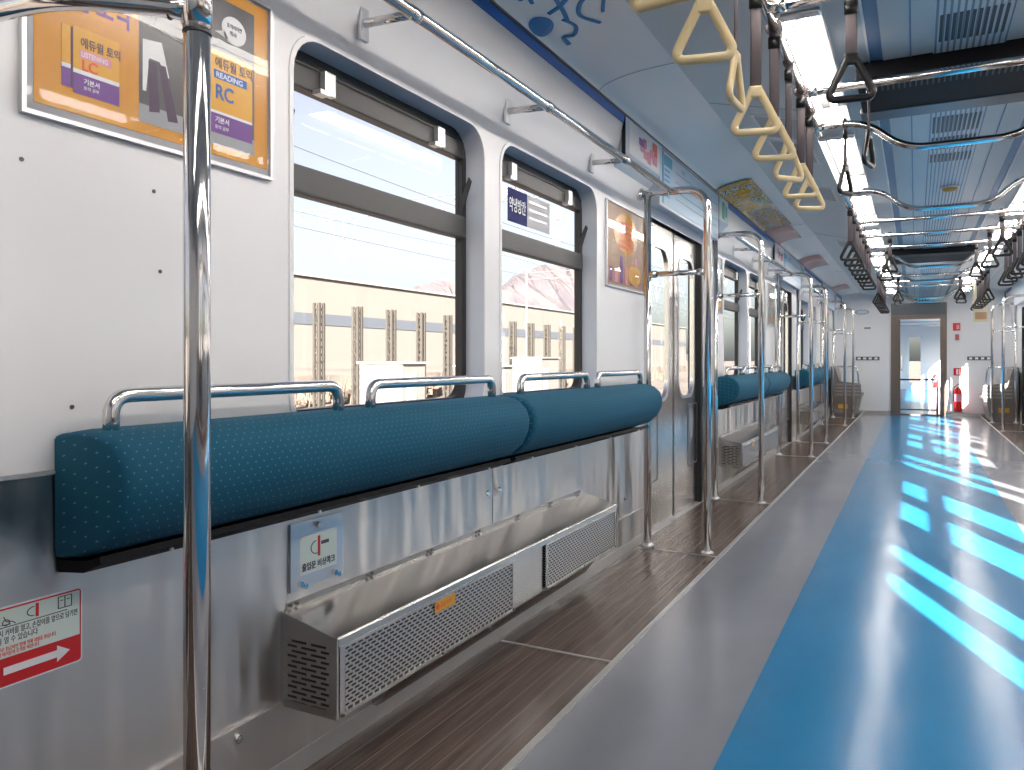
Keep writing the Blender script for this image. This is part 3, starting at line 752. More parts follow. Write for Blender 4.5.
# ------------------------------------------------------------------ heaters
def heater(y0, y1, label, g):
    xw, xf = XL, XL + 0.18; zb, zf, zt = 0.19, 0.385, 0.425
    t = Th('wall_heater', (xw, y0, zb), label, 'heater', 'steel wall heaters below the cushions')
    bm = bmesh.new()
    pr = [(xw, zb), (xf, zb), (xf, zf), (xw, zt)]
    t.part('hood', sweep([(xw, zt), (xf - 0.004, zf), (xf, zf - 0.004), (xf, zf - 0.022), (xf - 0.008, zf - 0.022), (xf - 0.008, zf - 0.010), (xw, zt - 0.010)], y0 + 0.004, y1 - 0.004, closed=True), M['steel2'])
    bodyb = sweep([(xw, zb), (xf - 0.008, zb), (xf - 0.008, zf - 0.012), (xw, zt - 0.012)], y0 + 0.008, y1 - 0.008, closed=True)
    t.part('body', bodyb, M['steel2'])
    for a, b in g:
        t.part('front_grille', B(xf - 0.008, xf - 0.002, a, b, zb + 0.004, zf - 0.024), M['slots'])
        fr = plate([(a - 0.02, zb), (b + 0.02, zb), (b + 0.02, zf - 0.022), (a - 0.02, zf - 0.022)], [[(a, zb + 0.012), (b, zb + 0.012), (b, zf - 0.03), (a, zf - 0.03)]], lambda u, v: (xf - 0.002, u, v), (0.003, 0, 0))
        t.part('grille_frame', fr, M['steel2'])
    for yy, lab in ((y0, 0), (y1 - 0.006, 1)):
        q = bmesh.new(); vv0 = [q.verts.new((x, yy, z)) for x, z in pr]; vv1 = [q.verts.new((x, yy + 0.006, z)) for x, z in pr]
        q.faces.new(vv0); q.faces.new(vv1[::-1])
        for i in range(4): q.faces.new((vv0[i], vv0[(i + 1) % 4], vv1[(i + 1) % 4], vv1[i]))
        t.part('end_plate', q, M['steel2'])
    t.part('end_slots', B(xf - 0.155, xf - 0.025, y0 - 0.001, y0 + 0.001, zb + 0.02, zf - 0.02), M['endslots'])
    q = bmesh.new()
    t.part('mounting_flange', B(xw, xw + 0.004, y0 + 0.02, y1 - 0.02, zt - 0.004, zt + 0.014), M['steel2'])
    k = y0 + 0.03
    while k < y1 - 0.05:
        for dy in (0, 0.022): t.part('bolt', cyl(bmesh.new(), (xw + 0.003, k + dy, zt + 0.006), (1, 0, 0), 0.0045, 0.005, 8), M['charcoal'])
        k += 0.31
    for a, b in g:
        for yy in (a - 0.01, (a + b) / 2, b + 0.01): t.part('grille_screw', cyl(bmesh.new(), (xf, yy, zb + 0.006), (1, 0, 0), 0.0045, 0.004, 8), M['charcoal'])
    # skirt below the casing, back to the wall base
    t.part('skirt', sweep([(xw + 0.012, 0.056), (xw + 0.03, 0.056), (xf - 0.05, zb), (xw + 0.012, zb)], y0 + 0.35, y1 - 0.02, closed=True), M['steel2'])
    st = t.part('warning_sticker', B(xf + 0.001, xf + 0.002, (y0 + y1) * 0.25 + 0.98, (y0 + y1) * 0.25 + 1.07, zf - 0.058, zf - 0.03) if False else B(xf + 0.001, xf + 0.002, y0 + 0.42, y0 + 0.53, zf - 0.062, zf - 0.030), M['yellow'])
    st['label'] = 'small orange caution sticker'
    text('sticker_text', '고온주의', 0.017, (xf + 0.0022, y0 + 0.448, zf - 0.052), (0, 1, 0), (0, 0, 1), M['redtext'], st, off=Vector(t.o))
    q = cyl(bmesh.new(), (xf + 0.0022, y0 + 0.434, zf - 0.046), (1, 0, 0), 0.008, 0.0005, 12)
    bmesh.ops.translate(q, verts=q.verts, vec=-t.o); obj('sticker_symbol', q, M['redtext'], st)
    return t
heater(1.43, 3.38, 'long steel wall heater with slotted grilles under the near cushions', [(1.46, 2.33), (2.62, 3.34)])
heater(6.25, 8.1, 'steel wall heater under the middle bay cushions', [(6.3, 7.1), (7.3, 8.05)])
heater(10.9, 12.7, 'steel wall heater under the far bay cushions', [(10.95, 11.7), (11.95, 12.65)])

# bolts on the lower wall and old screw holes in the white panel
for y, z, lb in ((1.285, 0.172, 'chrome bolt on the kick plate left of the near heater'), (1.03, 0.155, 'left chrome bolt of the pair on the kick plate behind the foreground pole'), (1.055, 0.158, 'right chrome bolt of the pair on the kick plate behind the foreground pole'),
              (3.62, 0.33, 'chrome bolt on the steel wall right of the near heater'), (3.98, 0.30, 'chrome bolt on the steel wall just before the first doorway'), (2.47, 0.56, 'small bolt left of the steel wall seam'), (2.56, 0.56, 'small bolt right of the steel wall seam')):
    xb = XL + (0.010 if z < 0.2 else 0.0)
    q = lathe(bmesh.new(), [(0.0105, 0.0), (0.0105, 0.006), (0.0065, 0.010)], (0, 0, 0), 12)
    for v in q.verts: v.co = Vector((xb + v.co.z, y + v.co.x, z + v.co.y))
    tag(obj('wall_bolt', q, M['chrome'], origin=(xb, y, z)), lb, 'bolt', 'bolts in the lower left wall')
for y, z, lb in ((0.895, 0.962, 'dark screw hole in the white panel just above the cushion end'), (0.803, 1.405, 'small screw hole in the white panel under the left corner of the big orange poster'), (1.07, 1.40, 'small dark screw hole under the middle of the big orange poster'), (1.085, 1.235, 'lower dark screw hole in the white panel left of the foreground pole')):
    tag(obj('screw_hole', cyl(bmesh.new(), (XL, y, z), (1, 0, 0), 0.0042, 0.0015, 10), M['charcoal'], origin=(XL, y, z)), lb, 'screw hole', 'old screw holes in the white panel')

# ------------------------------------------------------------------ flat signs and posters
RY = (0, 1, 0); UZ = (0, 0, 1)
def wbox(t, name, y0, y1, z0, z1, x, m, th=0.0006, parent=None, s=-1):
    bm = B(x, x + th, y0, y1, z0, z1)
    return t.part(name, bm, m, parent=parent)
def wtext(t, name, body, size, y, z, x, m, parent=None, sx=1.0, align='LEFT', bold=0.0):
    return text(name, body, size, (x, y, z), RY, UZ, m, parent or t.e, off=t.o, sx=sx, align=align, bold=bold)

# emergency cock plate
x = XL
t = Th('emergency_cock_plate', (x, 1.455, 0.46), 'small steel plate with a door release sticker above the near heater', 'sign')
q = B(x, x + 0.006, 1.455, 1.662, 0.462, 0.635, bev=0.003); t.part('plate', q, M['silver'])
wbox(t, 'plate_edge', 1.455, 1.459, 0.462, 0.635, x + 0.0055, M['charcoal'])
st = wbox(t, 'sticker', 1.49, 1.632, 0.497, 0.598, x + 0.0062, M['white']); st2 = wbox(t, 'sticker_face', 1.494, 1.628, 0.501, 0.594, x + 0.0068, M['paper'])
wtext(t, 'lettering', '출입문 비상콕크', 0.0215, 1.561, 0.508, x + 0.0078, M['darktext'], sx=0.88, align='CENTER', bold=0.0004)
q = B(x + 0.007, x + 0.008, 1.557, 1.566, 0.535, 0.588); t.part('red_symbol', q, M['red'])
q = bmesh.new(); tube(q, [(x + 0.0075, 1.553 - 0.0 + 0.022 * math.cos(a), 0.56 + 0.017 * math.sin(a)) for a in [PI * 0.55 + PI * 1.0 * k / 8 for k in range(9)]], 0.0015, 6)
box(q, x + 0.007, x + 0.0078, 1.57, 1.60, 0.563, 0.572); t.part('hand_symbol', q, M['charcoal'])
for yy, zz in ((1.557, 0.617), (1.490, 0.478), (1.618, 0.478), (1.505, 0.47), (1.633, 0.47)):
    t.part('bolt', cyl(bmesh.new(), (x + 0.005, yy, zz), (1, 0, 0), 0.008, 0.012, 8), M['chrome'])

# wheelchair notice
t = Th('door_release_notice', (x, 0.60, 0.483), 'green and red notice sticker with a white arrow low on the steel wall', 'sign')
t.part('backing', plate(rr(0.60, 0.915, 0.481, 0.622, 0.008, 3), [], lambda u, v: (x + 0.0002, u, v), (0.0008, 0, 0)), M['white'])
t.part('red_ground', plate(rr(0.603, 0.912, 0.484, 0.619, 0.006, 3), [], lambda u, v: (x + 0.0009, u, v), (0.0004, 0, 0)), M['red'])
wbox(t, 'green_field', 0.606, 0.909, 0.533, 0.616, x + 0.0011, M['paper'])
wtext(t, 'lettering', '비상시 커버를 열고, 손잡이를 앞으로 당기면', 0.0132, 0.748, 0.572, x + 0.002, M['darktext'], sx=0.655)
wtext(t, 'lettering', '문을 열 수 있습니다', 0.0132, 0.752, 0.5585, x + 0.002, M['darktext'], sx=0.73)
wtext(t, 'small_lettering', '함부로 취급하면 법에 의해 처벌을 받습니다', 0.0085, 0.757, 0.5455, x + 0.002, M['redtext'], sx=0.7)
wtext(t, 'small_lettering', '승객 여러분의 주의를 바랍니다', 0.0085, 0.757, 0.537, x + 0.002, M['redtext'], sx=0.7)
wbox(t, 'rule', 0.76, 0.885, 0.5855, 0.587, x + 0.002, M['charcoal'])
q = bmesh.new(); box(q, x + 0.0016, x + 0.0022, 0.772, 0.868, 0.5035, 0.5165)
v0 = [q.verts.new((x + 0.0022, a, b)) for a, b in ((0.866, 0.495), (0.890, 0.510), (0.866, 0.525))]
v1 = [q.verts.new((x + 0.0016, a, b)) for a, b in ((0.866, 0.495), (0.890, 0.510), (0.866, 0.525))]
q.faces.new(v0); q.faces.new(v1[::-1])
t.part('arrow', q, M['white'])
q = bmesh.new()
def ln(a, b, r=0.0009): tube(q, [(x + 0.0022, a[0], a[1]), (x + 0.0022, b[0], b[1])], r, 5)
ln((0.772, 0.605), (0.776, 0.596)); ln((0.776, 0.596), (0.786, 0.594)); ln((0.786, 0.594), (0.792, 0.589)); ln((0.768, 0.591), (0.784, 0.590))
for k in range(10):
    a = 2 * PI * k / 10; b = 2 * PI * (k + 1) / 10; ln((0.776 + 0.006 * math.cos(a), 0.594 + 0.005 * math.sin(a)), (0.776 + 0.006 * math.cos(b), 0.594 + 0.005 * math.sin(b)))
t.part('wheelchair_pictogram', q, M['charcoal']); q = bmesh.new()
for k in range(8):
    a = PI * 0.5 + PI * k / 8; b = a + PI / 8; ln((0.824 + 0.012 * math.cos(a), 0.601 + 0.008 * math.sin(a)), (0.824 + 0.012 * math.cos(b), 0.601 + 0.008 * math.sin(b)))
t.part('hand_pictogram', q, M['charcoal']); q = bmesh.new()
for a, b, c, d in ((0.868, 0.893, 0.592, 0.613),): ln((a, c), (b, c)); ln((a, d), (b, d)); ln((a, c), (a, d)); ln((b, c), (b, d)); ln(((a + b) / 2, c), ((a + b) / 2, d)); ln((a + .004, .606), (a + .009, .606)); ln((b - .009, .606), (b - .004, .606))
t.part('door_pictogram', q, M['charcoal'])
t.part('red_symbol', B(x + 0.002, x + 0.003, 0.827, 0.832, 0.590, 0.614), M['red'])

# big framed advertisement
def framed(t, y0, y1, z0, z1, m, border=0.022, fw=0.008):
    fr = plate([(y0, z0), (y1, z0), (y1, z1), (y0, z1)], [[(y0 + fw, z0 + fw), (y1 - fw, z0 + fw), (y1 - fw, z1 - fw), (y0 + fw, z1 - fw)]], lambda u, v: (XL + 0.0005, u, v), (0.012, 0, 0))
    t.part('frame', fr, M['silver'])
    t.part('margin', B(XL + 0.0005, XL + 0.004, y0 + fw, y1 - fw, z0 + fw, z1 - fw), M['margin'])
    return t.part('poster', B(XL + 0.004, XL + 0.005, y0 + fw + border, y1 - fw - border * 0.3, z0 + fw + border, z1 - fw - border * 0.3), m)
t = Th('framed_advertisement', (XL, 0.797, 1.487), 'large orange framed poster with book covers behind the foreground pole', 'poster', 'framed posters on the left wall')
framed(t, 0.797, 1.393, 1.487, 1.91, M['orange'], 0.017)
X1 = XL + 0.0052
wtext(t, 'headline', '에듀윌 토익', 0.062, 0.815, 1.714, X1, M['purple'], sx=0.66, bold=0.001)
def book(y0, y1, z0, zb, z1):
    wbox(t, 'book_cover', y0, y1, zb + 0.004, z1, X1, M['yellow'], 0.0007)
    wbox(t, 'cover_band', y0, y1, z0, zb - 0.004, X1, M['purple'], 0.0009)
    wbox(t, 'cover_rule', y0, y1, zb - 0.004, zb + 0.004, X1, M['white'], 0.0009)
book(0.872, 0.893, 1.558, 1.597, 1.672)
t.part('book_spine', B(X1, X1 + 0.0012, 0.889, 0.893, 1.56, 1.672), M['darktext'])
book(0.894, 0.988, 1.551, 1.593, 1.676)
X2 = X1 + 0.001
wtext(t, 'lettering', '에듀윌 토익', 0.0215, 0.908, 1.642, X2, M['darktext'], sx=0.80, bold=0.0003)
wbox(t, 'title_bar', 0.907, 0.972, 1.620, 1.636, X2 - 0.0005, M['pink'], 0.0005); wtext(t, 'lettering', 'LISTENING', 0.0135, 0.909, 1.6235, X2, M['white'], sx=0.84, bold=0.0002)
wtext(t, 'lettering', 'LC', 0.029, 0.910, 1.598, X2, M['redtext'], sx=0.95, bold=0.0006)
wtext(t, 'lettering', '기본서', 0.012, 0.914, 1.573, X2, M['white'], bold=0.0002); wtext(t, 'lettering', '토익 공부', 0.008, 0.914, 1.562, X2, M['white'])
# photograph panel with a pair of trousers on a rail
wbox(t, 'photo_panel', 1.032, 1.339, 1.535, 1.87, X1 - 0.0004, M['charcoal'], 0.0006)
wbox(t, 'photo_floor', 1.032, 1.339, 1.535, 1.572, X1 - 0.0001, M['greyprint'], 0.0006)
q = bmesh.new()
vv = [q.verts.new((X1 + 0.0006, a, b)) for a, b in [(1.040, 1.705), (1.085, 1.712), (1.103, 1.645), (1.095, 1.637), (1.08, 1.67), (1.055, 1.67), (1.048, 1.60), (1.040, 1.60)]]; q.faces.new(vv)
t.part('photo_coat', q, M['white'])
for pl in ([(1.053, 1.665), (1.073, 1.665), (1.080, 1.565), (1.055, 1.56)], [(1.076, 1.665), (1.094, 1.665), (1.125, 1.555), (1.10, 1.552)]):
    q = bmesh.new(); vv = [q.verts.new((X1 + 0.0008, a, b)) for a, b in pl]; q.faces.new(vv); t.part('photo_trouser_leg', q, M['darktext'])
q = bmesh.new(); tube(q, [(X1 + 0.0006, 1.036, 1.742), (X1 + 0.0006, 1.19, 1.722)], 0.0015, 6); t.part('photo_rail', q, M['white'])
q = plate([(1.277 + 0.036 * math.cos(a), 1.808 + 0.032 * math.sin(a)) for a in [2 * PI * k / 24 for k in range(24)]], [], lambda u, v: (X1 + 0.001, u, v), (0.0004, 0, 0)); t.part('speech_bubble', q, M['white'])
q = plate([(1.250, 1.80), (1.222, 1.79), (1.262, 1.782)], [], lambda u, v: (X1 + 0.001, u, v), (0.0004, 0, 0)); t.part('speech_tail', q, M['white'])
wtext(t, 'lettering', '토익이라면', 0.012, 1.256, 1.812, X1 + 0.0018, M['darktext'], sx=0.8); wtext(t, 'lettering', '역시!', 0.012, 1.264, 1.796, X1 + 0.0018, M['darktext'], sx=0.8)
X3 = X1 + 0.0010
wbox(t, 'book_cover', 1.199, 1.332, 1.612, 1.748, X3 - 0.0004, M['yellow'], 0.0006)
wbox(t, 'cover_band', 1.199, 1.332, 1.562, 1.606, X3 - 0.0004, M['purple'], 0.0006)
wbox(t, 'cover_rule', 1.199, 1.332, 1.606, 1.612, X3 - 0.0004, M['white'], 0.0006)
wtext(t, 'lettering', '에듀윌 토익', 0.0265, 1.222, 1.712, X3 + 0.0004, M['darktext'], sx=0.86, bold=0.0004)
wbox(t, 'title_bar', 1.219, 1.315, 1.685, 1.704, X3 + 0.0002, M['bluetext'], 0.0004); wtext(t, 'lettering', 'READING', 0.0175, 1.224, 1.688, X3 + 0.0010, M['white'], sx=1.05, bold=0.0003)
wtext(t, 'lettering', 'RC', 0.046, 1.222, 1.640, X3 + 0.0004, M['bluetext'], sx=0.9, bold=0.0008)
wtext(t, 'lettering', '기본서', 0.015, 1.222, 1.587, X3 + 0.0004, M['white'], bold=0.0002); wtext(t, 'lettering', '토익 공부', 0.010, 1.222, 1.572, X3 + 0.0004, M['white'])
t.part('cover_sheet', B(XL + 0.0085, XL + 0.0095, 0.806, 1.384, 1.496, 1.901), M['cover'])

def blobposter(y0, y1, z0, z1, label, cols, seed):
    t = Th('framed_advertisement', (XL, y0, z0), label, 'poster', 'framed posters on the left wall')
    framed(t, y0, y1, z0, z1, M[cols[0]], 0.012, 0.007)
    rnd = random.Random(seed); X_ = XL + 0.0052
    yc, hw = (y0 + y1) / 2, (y1 - y0) / 2
    q = plate([(yc + hw * 0.62 * math.cos(a), z0 + (z1 - z0) * 0.68 + (z1 - z0) * 0.24 * math.sin(a)) for a in [2 * PI * k / 28 for k in range(28)]], [], lambda u, v: (X_, u, v), (0.0005, 0, 0))
    t.part('yellow_disc', q, M[cols[1]])
    for k in range(5):
        zz = z0 + (z1 - z0) * (0.80 - 0.07 * k); ww = hw * rnd.uniform(0.25, 0.42)
        wbox(t, 'print_line', yc - ww, yc + ww, zz - 0.008, zz + 0.004, X_ + 0.0006, M[cols[2]])
    for k in range(6):
        yy = y0 + (y1 - y0) * (0.08 + 0.13 * k); hh = (z1 - z0) * rnd.uniform(0.16, 0.36)
        wbox(t, 'print_figure', yy, yy + (y1 - y0) * 0.07, z0 + 0.03, z0 + 0.03 + hh, X_ + 0.0006 + 0.0002 * (k % 2), M[cols[3 + k % 2]])
    q = plate([(y0 + (y1 - y0) * 0.72 + hw * 0.35 * math.cos(a), z0 + 0.09 + 0.055 * math.sin(a)) for a in [2 * PI * k / 20 for k in range(20)]], [], lambda u, v: (X_ + 0.0012, u, v), (0.0005, 0, 0))
    t.part('yellow_patch', q, M['yellow'])
    t.part('cover_sheet', B(XL + 0.0085, XL + 0.0095, y0 + 0.006, y1 - 0.006, z0 + 0.006, z1 - 0.006), M['cover'])
M['tan'] = mat('tan_print', (0.42, 0.25, 0.14), 0.35)
blobposter(3.69, 4.31, 1.43, 1.875, 'gold framed poster between the second window and the first doorway', ['tan', 'orange', 'redtext', 'purple', 'pink'], 3)
blobposter(5.96, 6.34, 1.42, 1.875, 'grey framed poster just past the first doorway', ['greyprint', 'silver', 'charcoal', 'taupe', 'charcoal'], 5)
blobposter(8.5, 8.98, 1.42, 1.875, 'dim framed poster just before the second doorway', ['greyprint', 'taupel', 'charcoal', 'taupe', 'greyprint'], 8)

# window sticker
t = Th('window_sticker', (XL - 0.0885, 3.02, 1.64), 'dark blue and grey sticker on the upper pane of the second window', 'sticker')
xs_ = XL - 0.0885
wbox(t, 'blue_half', 2.80, 2.98, 1.625, 1.765, xs_, M['navy'], 0.001); wbox(t, 'grey_half', 2.98, 3.21, 1.625, 1.765, xs_, M['greyprint'], 0.001)
wtext(t, 'lettering', '약냉방칸', 0.064, 2.81, 1.675, xs_ + 0.0018, M['white'], sx=0.66, bold=0.0008)
for k in range(3): wbox(t, 'small_print', 3.0, 3.18, 1.735 - 0.035 * k, 1.743 - 0.035 * k, xs_ + 0.0011, M['silver'], 0.0003)

# header posters and maps (on the sloping faces)
def header_pt(s, v):           # v = 0 bottom .. 1 top of the sloping header face
    return WX(s, 0.1012), 1.95 + 0.335 * v
def hplate(t, name, s, y0, y1, v0, v1, m, lift=0.0):
    (xa, za), (xb, zb) = header_pt(s, v0), header_pt(s, v1); nx = 1 if s < 0 else -1
    return t.part(name, B(*sorted((xa + nx * lift, xa + nx * (lift + 0.001))), y0, y1, za, zb), m)
def htext(t, name, body, size, y, v, m, sx=1.0, lift=0.0015):
    xa, za = header_pt(-1, v)
    return text(name, body, size, (xa + lift + 0.001, y, za), RY, UZ, m, t.e, off=t.o, sx=sx)
for c, wh in ((5.05, 'first'), (9.71, 'second'), (14.37, 'farthest')):
    t = Th('line_map', (WX(-1, 0.1), c, 2.0), 'pale blue route map panel above the %s left doorway' % wh, 'map', 'route maps above the doorways')
    hplate(t, 'map_sheet', -1, c - 0.70, c + 0.73, 0.04, 0.94, M['ltblue'])
    hplate(t, 'title_block', -1, c - 0.66, c - 0.50, 0.72, 0.9, M['teal'], 0.0012)
    hplate(t, 'map_edge', -1, c - 0.70, c - 0.67, 0.04, 0.94, M['teal'], 0.0012)
    for k in range(6): hplate(t, 'legend_row', -1, c - 0.65, c - 0.65 + 0.10, 0.63 - 0.09 * k, 0.66 - 0.09 * k, M['teal'], 0.0012)
    for k, (v, m_) in enumerate(((0.72, 'greyprint'), (0.55, 'pink'), (0.38, 'teal'), (0.24, 'greyprint'))):
        hplate(t, 'route_line', -1, c - 0.42, c + 0.70, v, v + 0.018, M[m_], 0.0012)
    htext(t, 'lettering', '노선도', 0.035, c - 0.3, 0.78, M['greyprint'])
    q = bmesh.new()
    trim(T([(header_pt(-1, 0.97)[0], c - 0.70, header_pt(-1, 0.97)[1]), (header_pt(-1, 0.97)[0], c + 0.75, header_pt(-1, 0.97)[1])], 0.003, 6), M['charcoal'])
    trim(T([(header_pt(-1, 0.0)[0], c + 0.75, header_pt(-1, 0.0)[1]), (header_pt(-1, 0.97)[0], c + 0.75, header_pt(-1, 0.97)[1])], 0.003, 6), M['charcoal'])
    t = Th('header_poster', (WX(-1, 0.1), c - 0.9, 2.08), 'small pink illustrated poster left of the %s doorway map' % wh, 'poster', 'small header posters')
    hplate(t, 'sheet', -1, c - 1.28, c - 0.76, 0.48, 0.97, M['white'])
    rnd = random.Random(int(c * 10))
    for k in range(9):
        a = c - 1.22 + rnd.uniform(0, 0.36); v = rnd.uniform(0.5, 0.74)
        hplate(t, 'print_patch', -1, a, a + rnd.uniform(0.05, 0.10), v, v + rnd.uniform(0.1, 0.22), M[['pink', 'redtext', 'pink', 'purple'][k % 4]], 0.001 + 0.0003 * k)
    t = Th('header_poster', (WX(-1, 0.1), c + 0.95, 2.08), 'small green illustrated poster right of the %s doorway map' % wh, 'poster', 'small header posters')
    hplate(t, 'sheet', -1, c + 0.83, c + 1.05, 0.48, 0.95, M['paper'])
    hplate(t, 'print_patch', -1, c + 0.85, c + 0.95, 0.52, 0.90, M['green'], 0.001); hplate(t, 'print_patch', -1, c + 0.97, c + 1.03, 0.6, 0.85, M['teal'], 0.001)

# curved advertisement film in the ceiling cove
def cove_pt(u, lift):
    a = u * PI / 2; x_ = WX(-1, 0.100 + 0.36 * (1 - math.cos(a))); z_ = 2.293 + 0.072 * math.sin(a)
    return x_ + lift * math.cos(a) * 0.6, z_ - lift
def cove_patch(t, name, y0, y1, u0, u1, m, lift):
    q = bmesh.new(); n = 10; A_ = []; B_ = []
    for k in range(n + 1):
        u = u0 + (u1 - u0) * k / n; x_, z_ = cove_pt(u, lift)
        A_.append(q.verts.new((x_, y0, z_))); B_.append(q.verts.new((x_, y1, z_)))
    for k in range(n): q.faces.new((A_[k], A_[k + 1], B_[k + 1], B_[k]))
    r = bmesh.ops.extrude_face_region(q, geom=q.faces[:]); bmesh.ops.translate(q, verts=[g for g in r['geom'] if isinstance(g, bmesh.types.BMVert)], vec=(0, 0, 0.0006))
    return t.part(name, q, m, True)
filmm = mat('orange_film', (0.72, 0.36, 0.08), 0.12)
def printed(m, stops, scale, ns=1.0):
    n = N(m, 'ShaderNodeTexNoise'); n.inputs['Scale'].default_value = ns; n.inputs['Detail'].default_value = 1.5; n.inputs['Distortion'].default_value = 2.2
    L(m, objco(m, scale), n.inputs['Vector'])
    r = N(m, 'ShaderNodeValToRGB'); r.color_ramp.interpolation = 'CONSTANT'
    while len(r.color_ramp.elements) < len(stops): r.color_ramp.elements.new(0.5)
    for e, (p, c_) in zip(r.color_ramp.elements, stops): e.position = p; e.color = (*c_, 1)
    L(m, n.outputs[0], r.inputs[0]); L(m, r.outputs[0], bsdf(m).inputs['Base Color'])
printed(filmm, [(0.0, (0.82, 0.40, 0.04)), (0.38, (0.90, 0.52, 0.10)), (0.47, (0.92, 0.84, 0.70)), (0.505, (0.08, 0.06, 0.06)), (0.525, (0.90, 0.84, 0.75)), (0.565, (0.10, 0.08, 0.08)), (0.58, (0.88, 0.50, 0.10)), (0.70, (0.80, 0.66, 0.50))], (8, 3.2, 8))
filmp = mat('pink_film', (0.80, 0.45, 0.38), 0.15)
for i, (a, b) in enumerate(((5.72, 7.8), (10.2, 11.4), (14.4, 15.3))):
    t = Th('curved_advertisement', (-1.05, a, 2.2), ['glossy orange curved advert in the ceiling cove past the first doorway', 'faded orange curved advert in the far ceiling cove', 'pale curved advert in the ceiling cove near the car end'][i], 'poster', 'curved adverts in the ceiling cove')
    cove_patch(t, 'film', a, b, 0.02, 0.80, filmm if i == 0 else filmp, 0.006)
    if i == 0:
        cove_patch(t, 'film_pink_end', b, b + 0.9, 0.02, 0.76, filmp, 0.006)
        cove_patch(t, 'film_edge', a - 0.012, a, 0.0, 0.82, M['charcoal'], 0.008)

# blue brush-lettering logo on the cove
t = Th('line_logo', (-1.08, 2.6, 2.2), 'blue brush lettering with a blue dot on the cove above the near windows', 'logo')
def cove_fn(u, v, lift=0.002):
    x_, z_ = cove_pt(u - 0.04, lift); return Vector((x_, v + 0.02, z_ - 0.0005))
q = bmesh.new()
vv = [q.verts.new(cove_fn(0.30 + 0.17 * math.cos(a_), 2.63 + 0.075 * math.sin(a_), 0.002)) for a_ in [2 * PI * k / 24 for k in range(24)]]
q.faces.new(vv); t.part('dot', q, M['logo'])
def brush(pts, r):
    q = bmesh.new(); P_ = [cove_fn(u, v, 0.003) for u, v in pts]; tube(q, P_, r, 8, flat=(1, 0.35)); return q
strokes = [([(0.62, 2.40), (0.68, 2.30), (0.80, 2.32), (0.78, 2.44)], 0.010), ([(0.50, 2.25), (0.42, 2.35), (0.40, 2.42)], 0.011), ([(0.56, 2.20), (0.52, 2.35), (0.46, 2.47)], 0.010),
           ([(0.78, 2.50), (0.64, 2.56), (0.50, 2.58)], 0.013), ([(0.66, 2.46), (0.62, 2.60), (0.58, 2.68)], 0.011), ([(0.84, 2.56), (0.76, 2.60), (0.70, 2.68), (0.78, 2.78)], 0.011), ([(0.92, 2.62), (0.86, 2.70)], 0.009),
           ([(0.56, 2.66), (0.60, 2.74), (0.52, 2.80), (0.42, 2.78), (0.40, 2.85)], 0.011)]
for pts, r in strokes:
    pp = [Vector((a, b, 0)) for a, b in pts]; sm = []
    for i in range(len(pp) - 1):
        p0 = pp[max(i - 1, 0)]; p1 = pp[i]; p2 = pp[i + 1]; p3 = pp[min(i + 2, len(pp) - 1)]
        for k in range(6):
            tt = k / 6; sm.append(0.5 * ((2 * p1) + (p2 - p0) * tt + (2 * p0 - 5 * p1 + 4 * p2 - p3) * tt * tt + (3 * p1 - p0 - 3 * p2 + p3) * tt ** 3))
    sm.append(pp[-1]); t.part('brush_stroke', brush([(v.x, v.y) for v in sm], r * 0.85), M['logo'])

# ------------------------------------------------------------------ end of the car
def end_fittings(y, xo, tagtxt, full=True):
    f = -1
    # gangway door frame
    t = struct('door_%d' % (50 if full else 51), plate([(GX0 - 0.05, 0), (GX1 + 0.05, 0), (GX1 + 0.05, GZ + 0.21), (GX0 - 0.05, GZ + 0.21)], [[(GX0 + 0.06, 0.02), (GX1 - 0.06, 0.02), (GX1 - 0.06, GZ - 0.10), (GX0 + 0.06, GZ - 0.10)]], lambda u, v: (u, y - 0.03, v), (0, 0.03, 0)), M['bronze'])
    return t
gd = end_fittings(YE, 0, '')
struct('head_panel', B(GX0 - 0.04, GX1 + 0.04, YE - 0.045, YE - 0.03, GZ - 0.02, GZ + 0.20), M['headslate'], parent=gd)
struct('door_leaf', B(GX0 + 0.055, GX0 + 0.11, YE + 0.02, YE + 0.05, 0.02, GZ - 0.1), M['bronze'], parent=gd)
struct('door_handle', T(fillet([(GX0 + 0.13, YE - 0.0, 0.85), (GX0 + 0.13, YE - 0.04, 0.85), (GX0 + 0.13, YE - 0.04, 1.15), (GX0 + 0.13, YE, 1.15)], 0.02, 4), 0.012, 8), M['chrome'], parent=gd)
def dbox(name, x0, x1, z0, z1, m, label, cat, th=0.012, y=YE, extra=None, group=None):
    t = Th(name, ((x0 + x1) / 2, y, z0), label, cat, group)
    t.part('panel', B(x0, x1, y - th, y, z0, z1, bev=min(0.002, th * 0.3)), m)
    for nm, a, b, c, d, mm in (extra or []): t.part(nm, B(a, b, y - th - 0.003, y - th, c, d), mm)
    return t
dbox('notice_strip', -1.04, -0.62, 1.045, 1.115, M['charcoal'], 'black and white pictogram strip on the end wall left of the gangway', 'sign', extra=[('pictogram', -1.01 + 0.1 * k, -0.955 + 0.1 * k, 1.06, 1.10, M['white']) for k in range(4)], group='pictogram strips on the end wall')
dbox('notice_strip', 0.85, 1.25, 1.045, 1.115, M['charcoal'], 'black and white pictogram strip on the end wall right of the gangway', 'sign', extra=[('pictogram', 0.88 + 0.095 * k, 0.93 + 0.095 * k, 1.06, 1.10, M['white']) for k in range(4)], group='pictogram strips on the end wall')
dbox('car_number_plate', -0.89, -0.78, 1.66, 1.69, M['charcoal'], 'small black number plate high on the end wall left of the gangway', 'sign', extra=[('digits', -0.875, -0.795, 1.67, 1.68, M['greyprint'])])
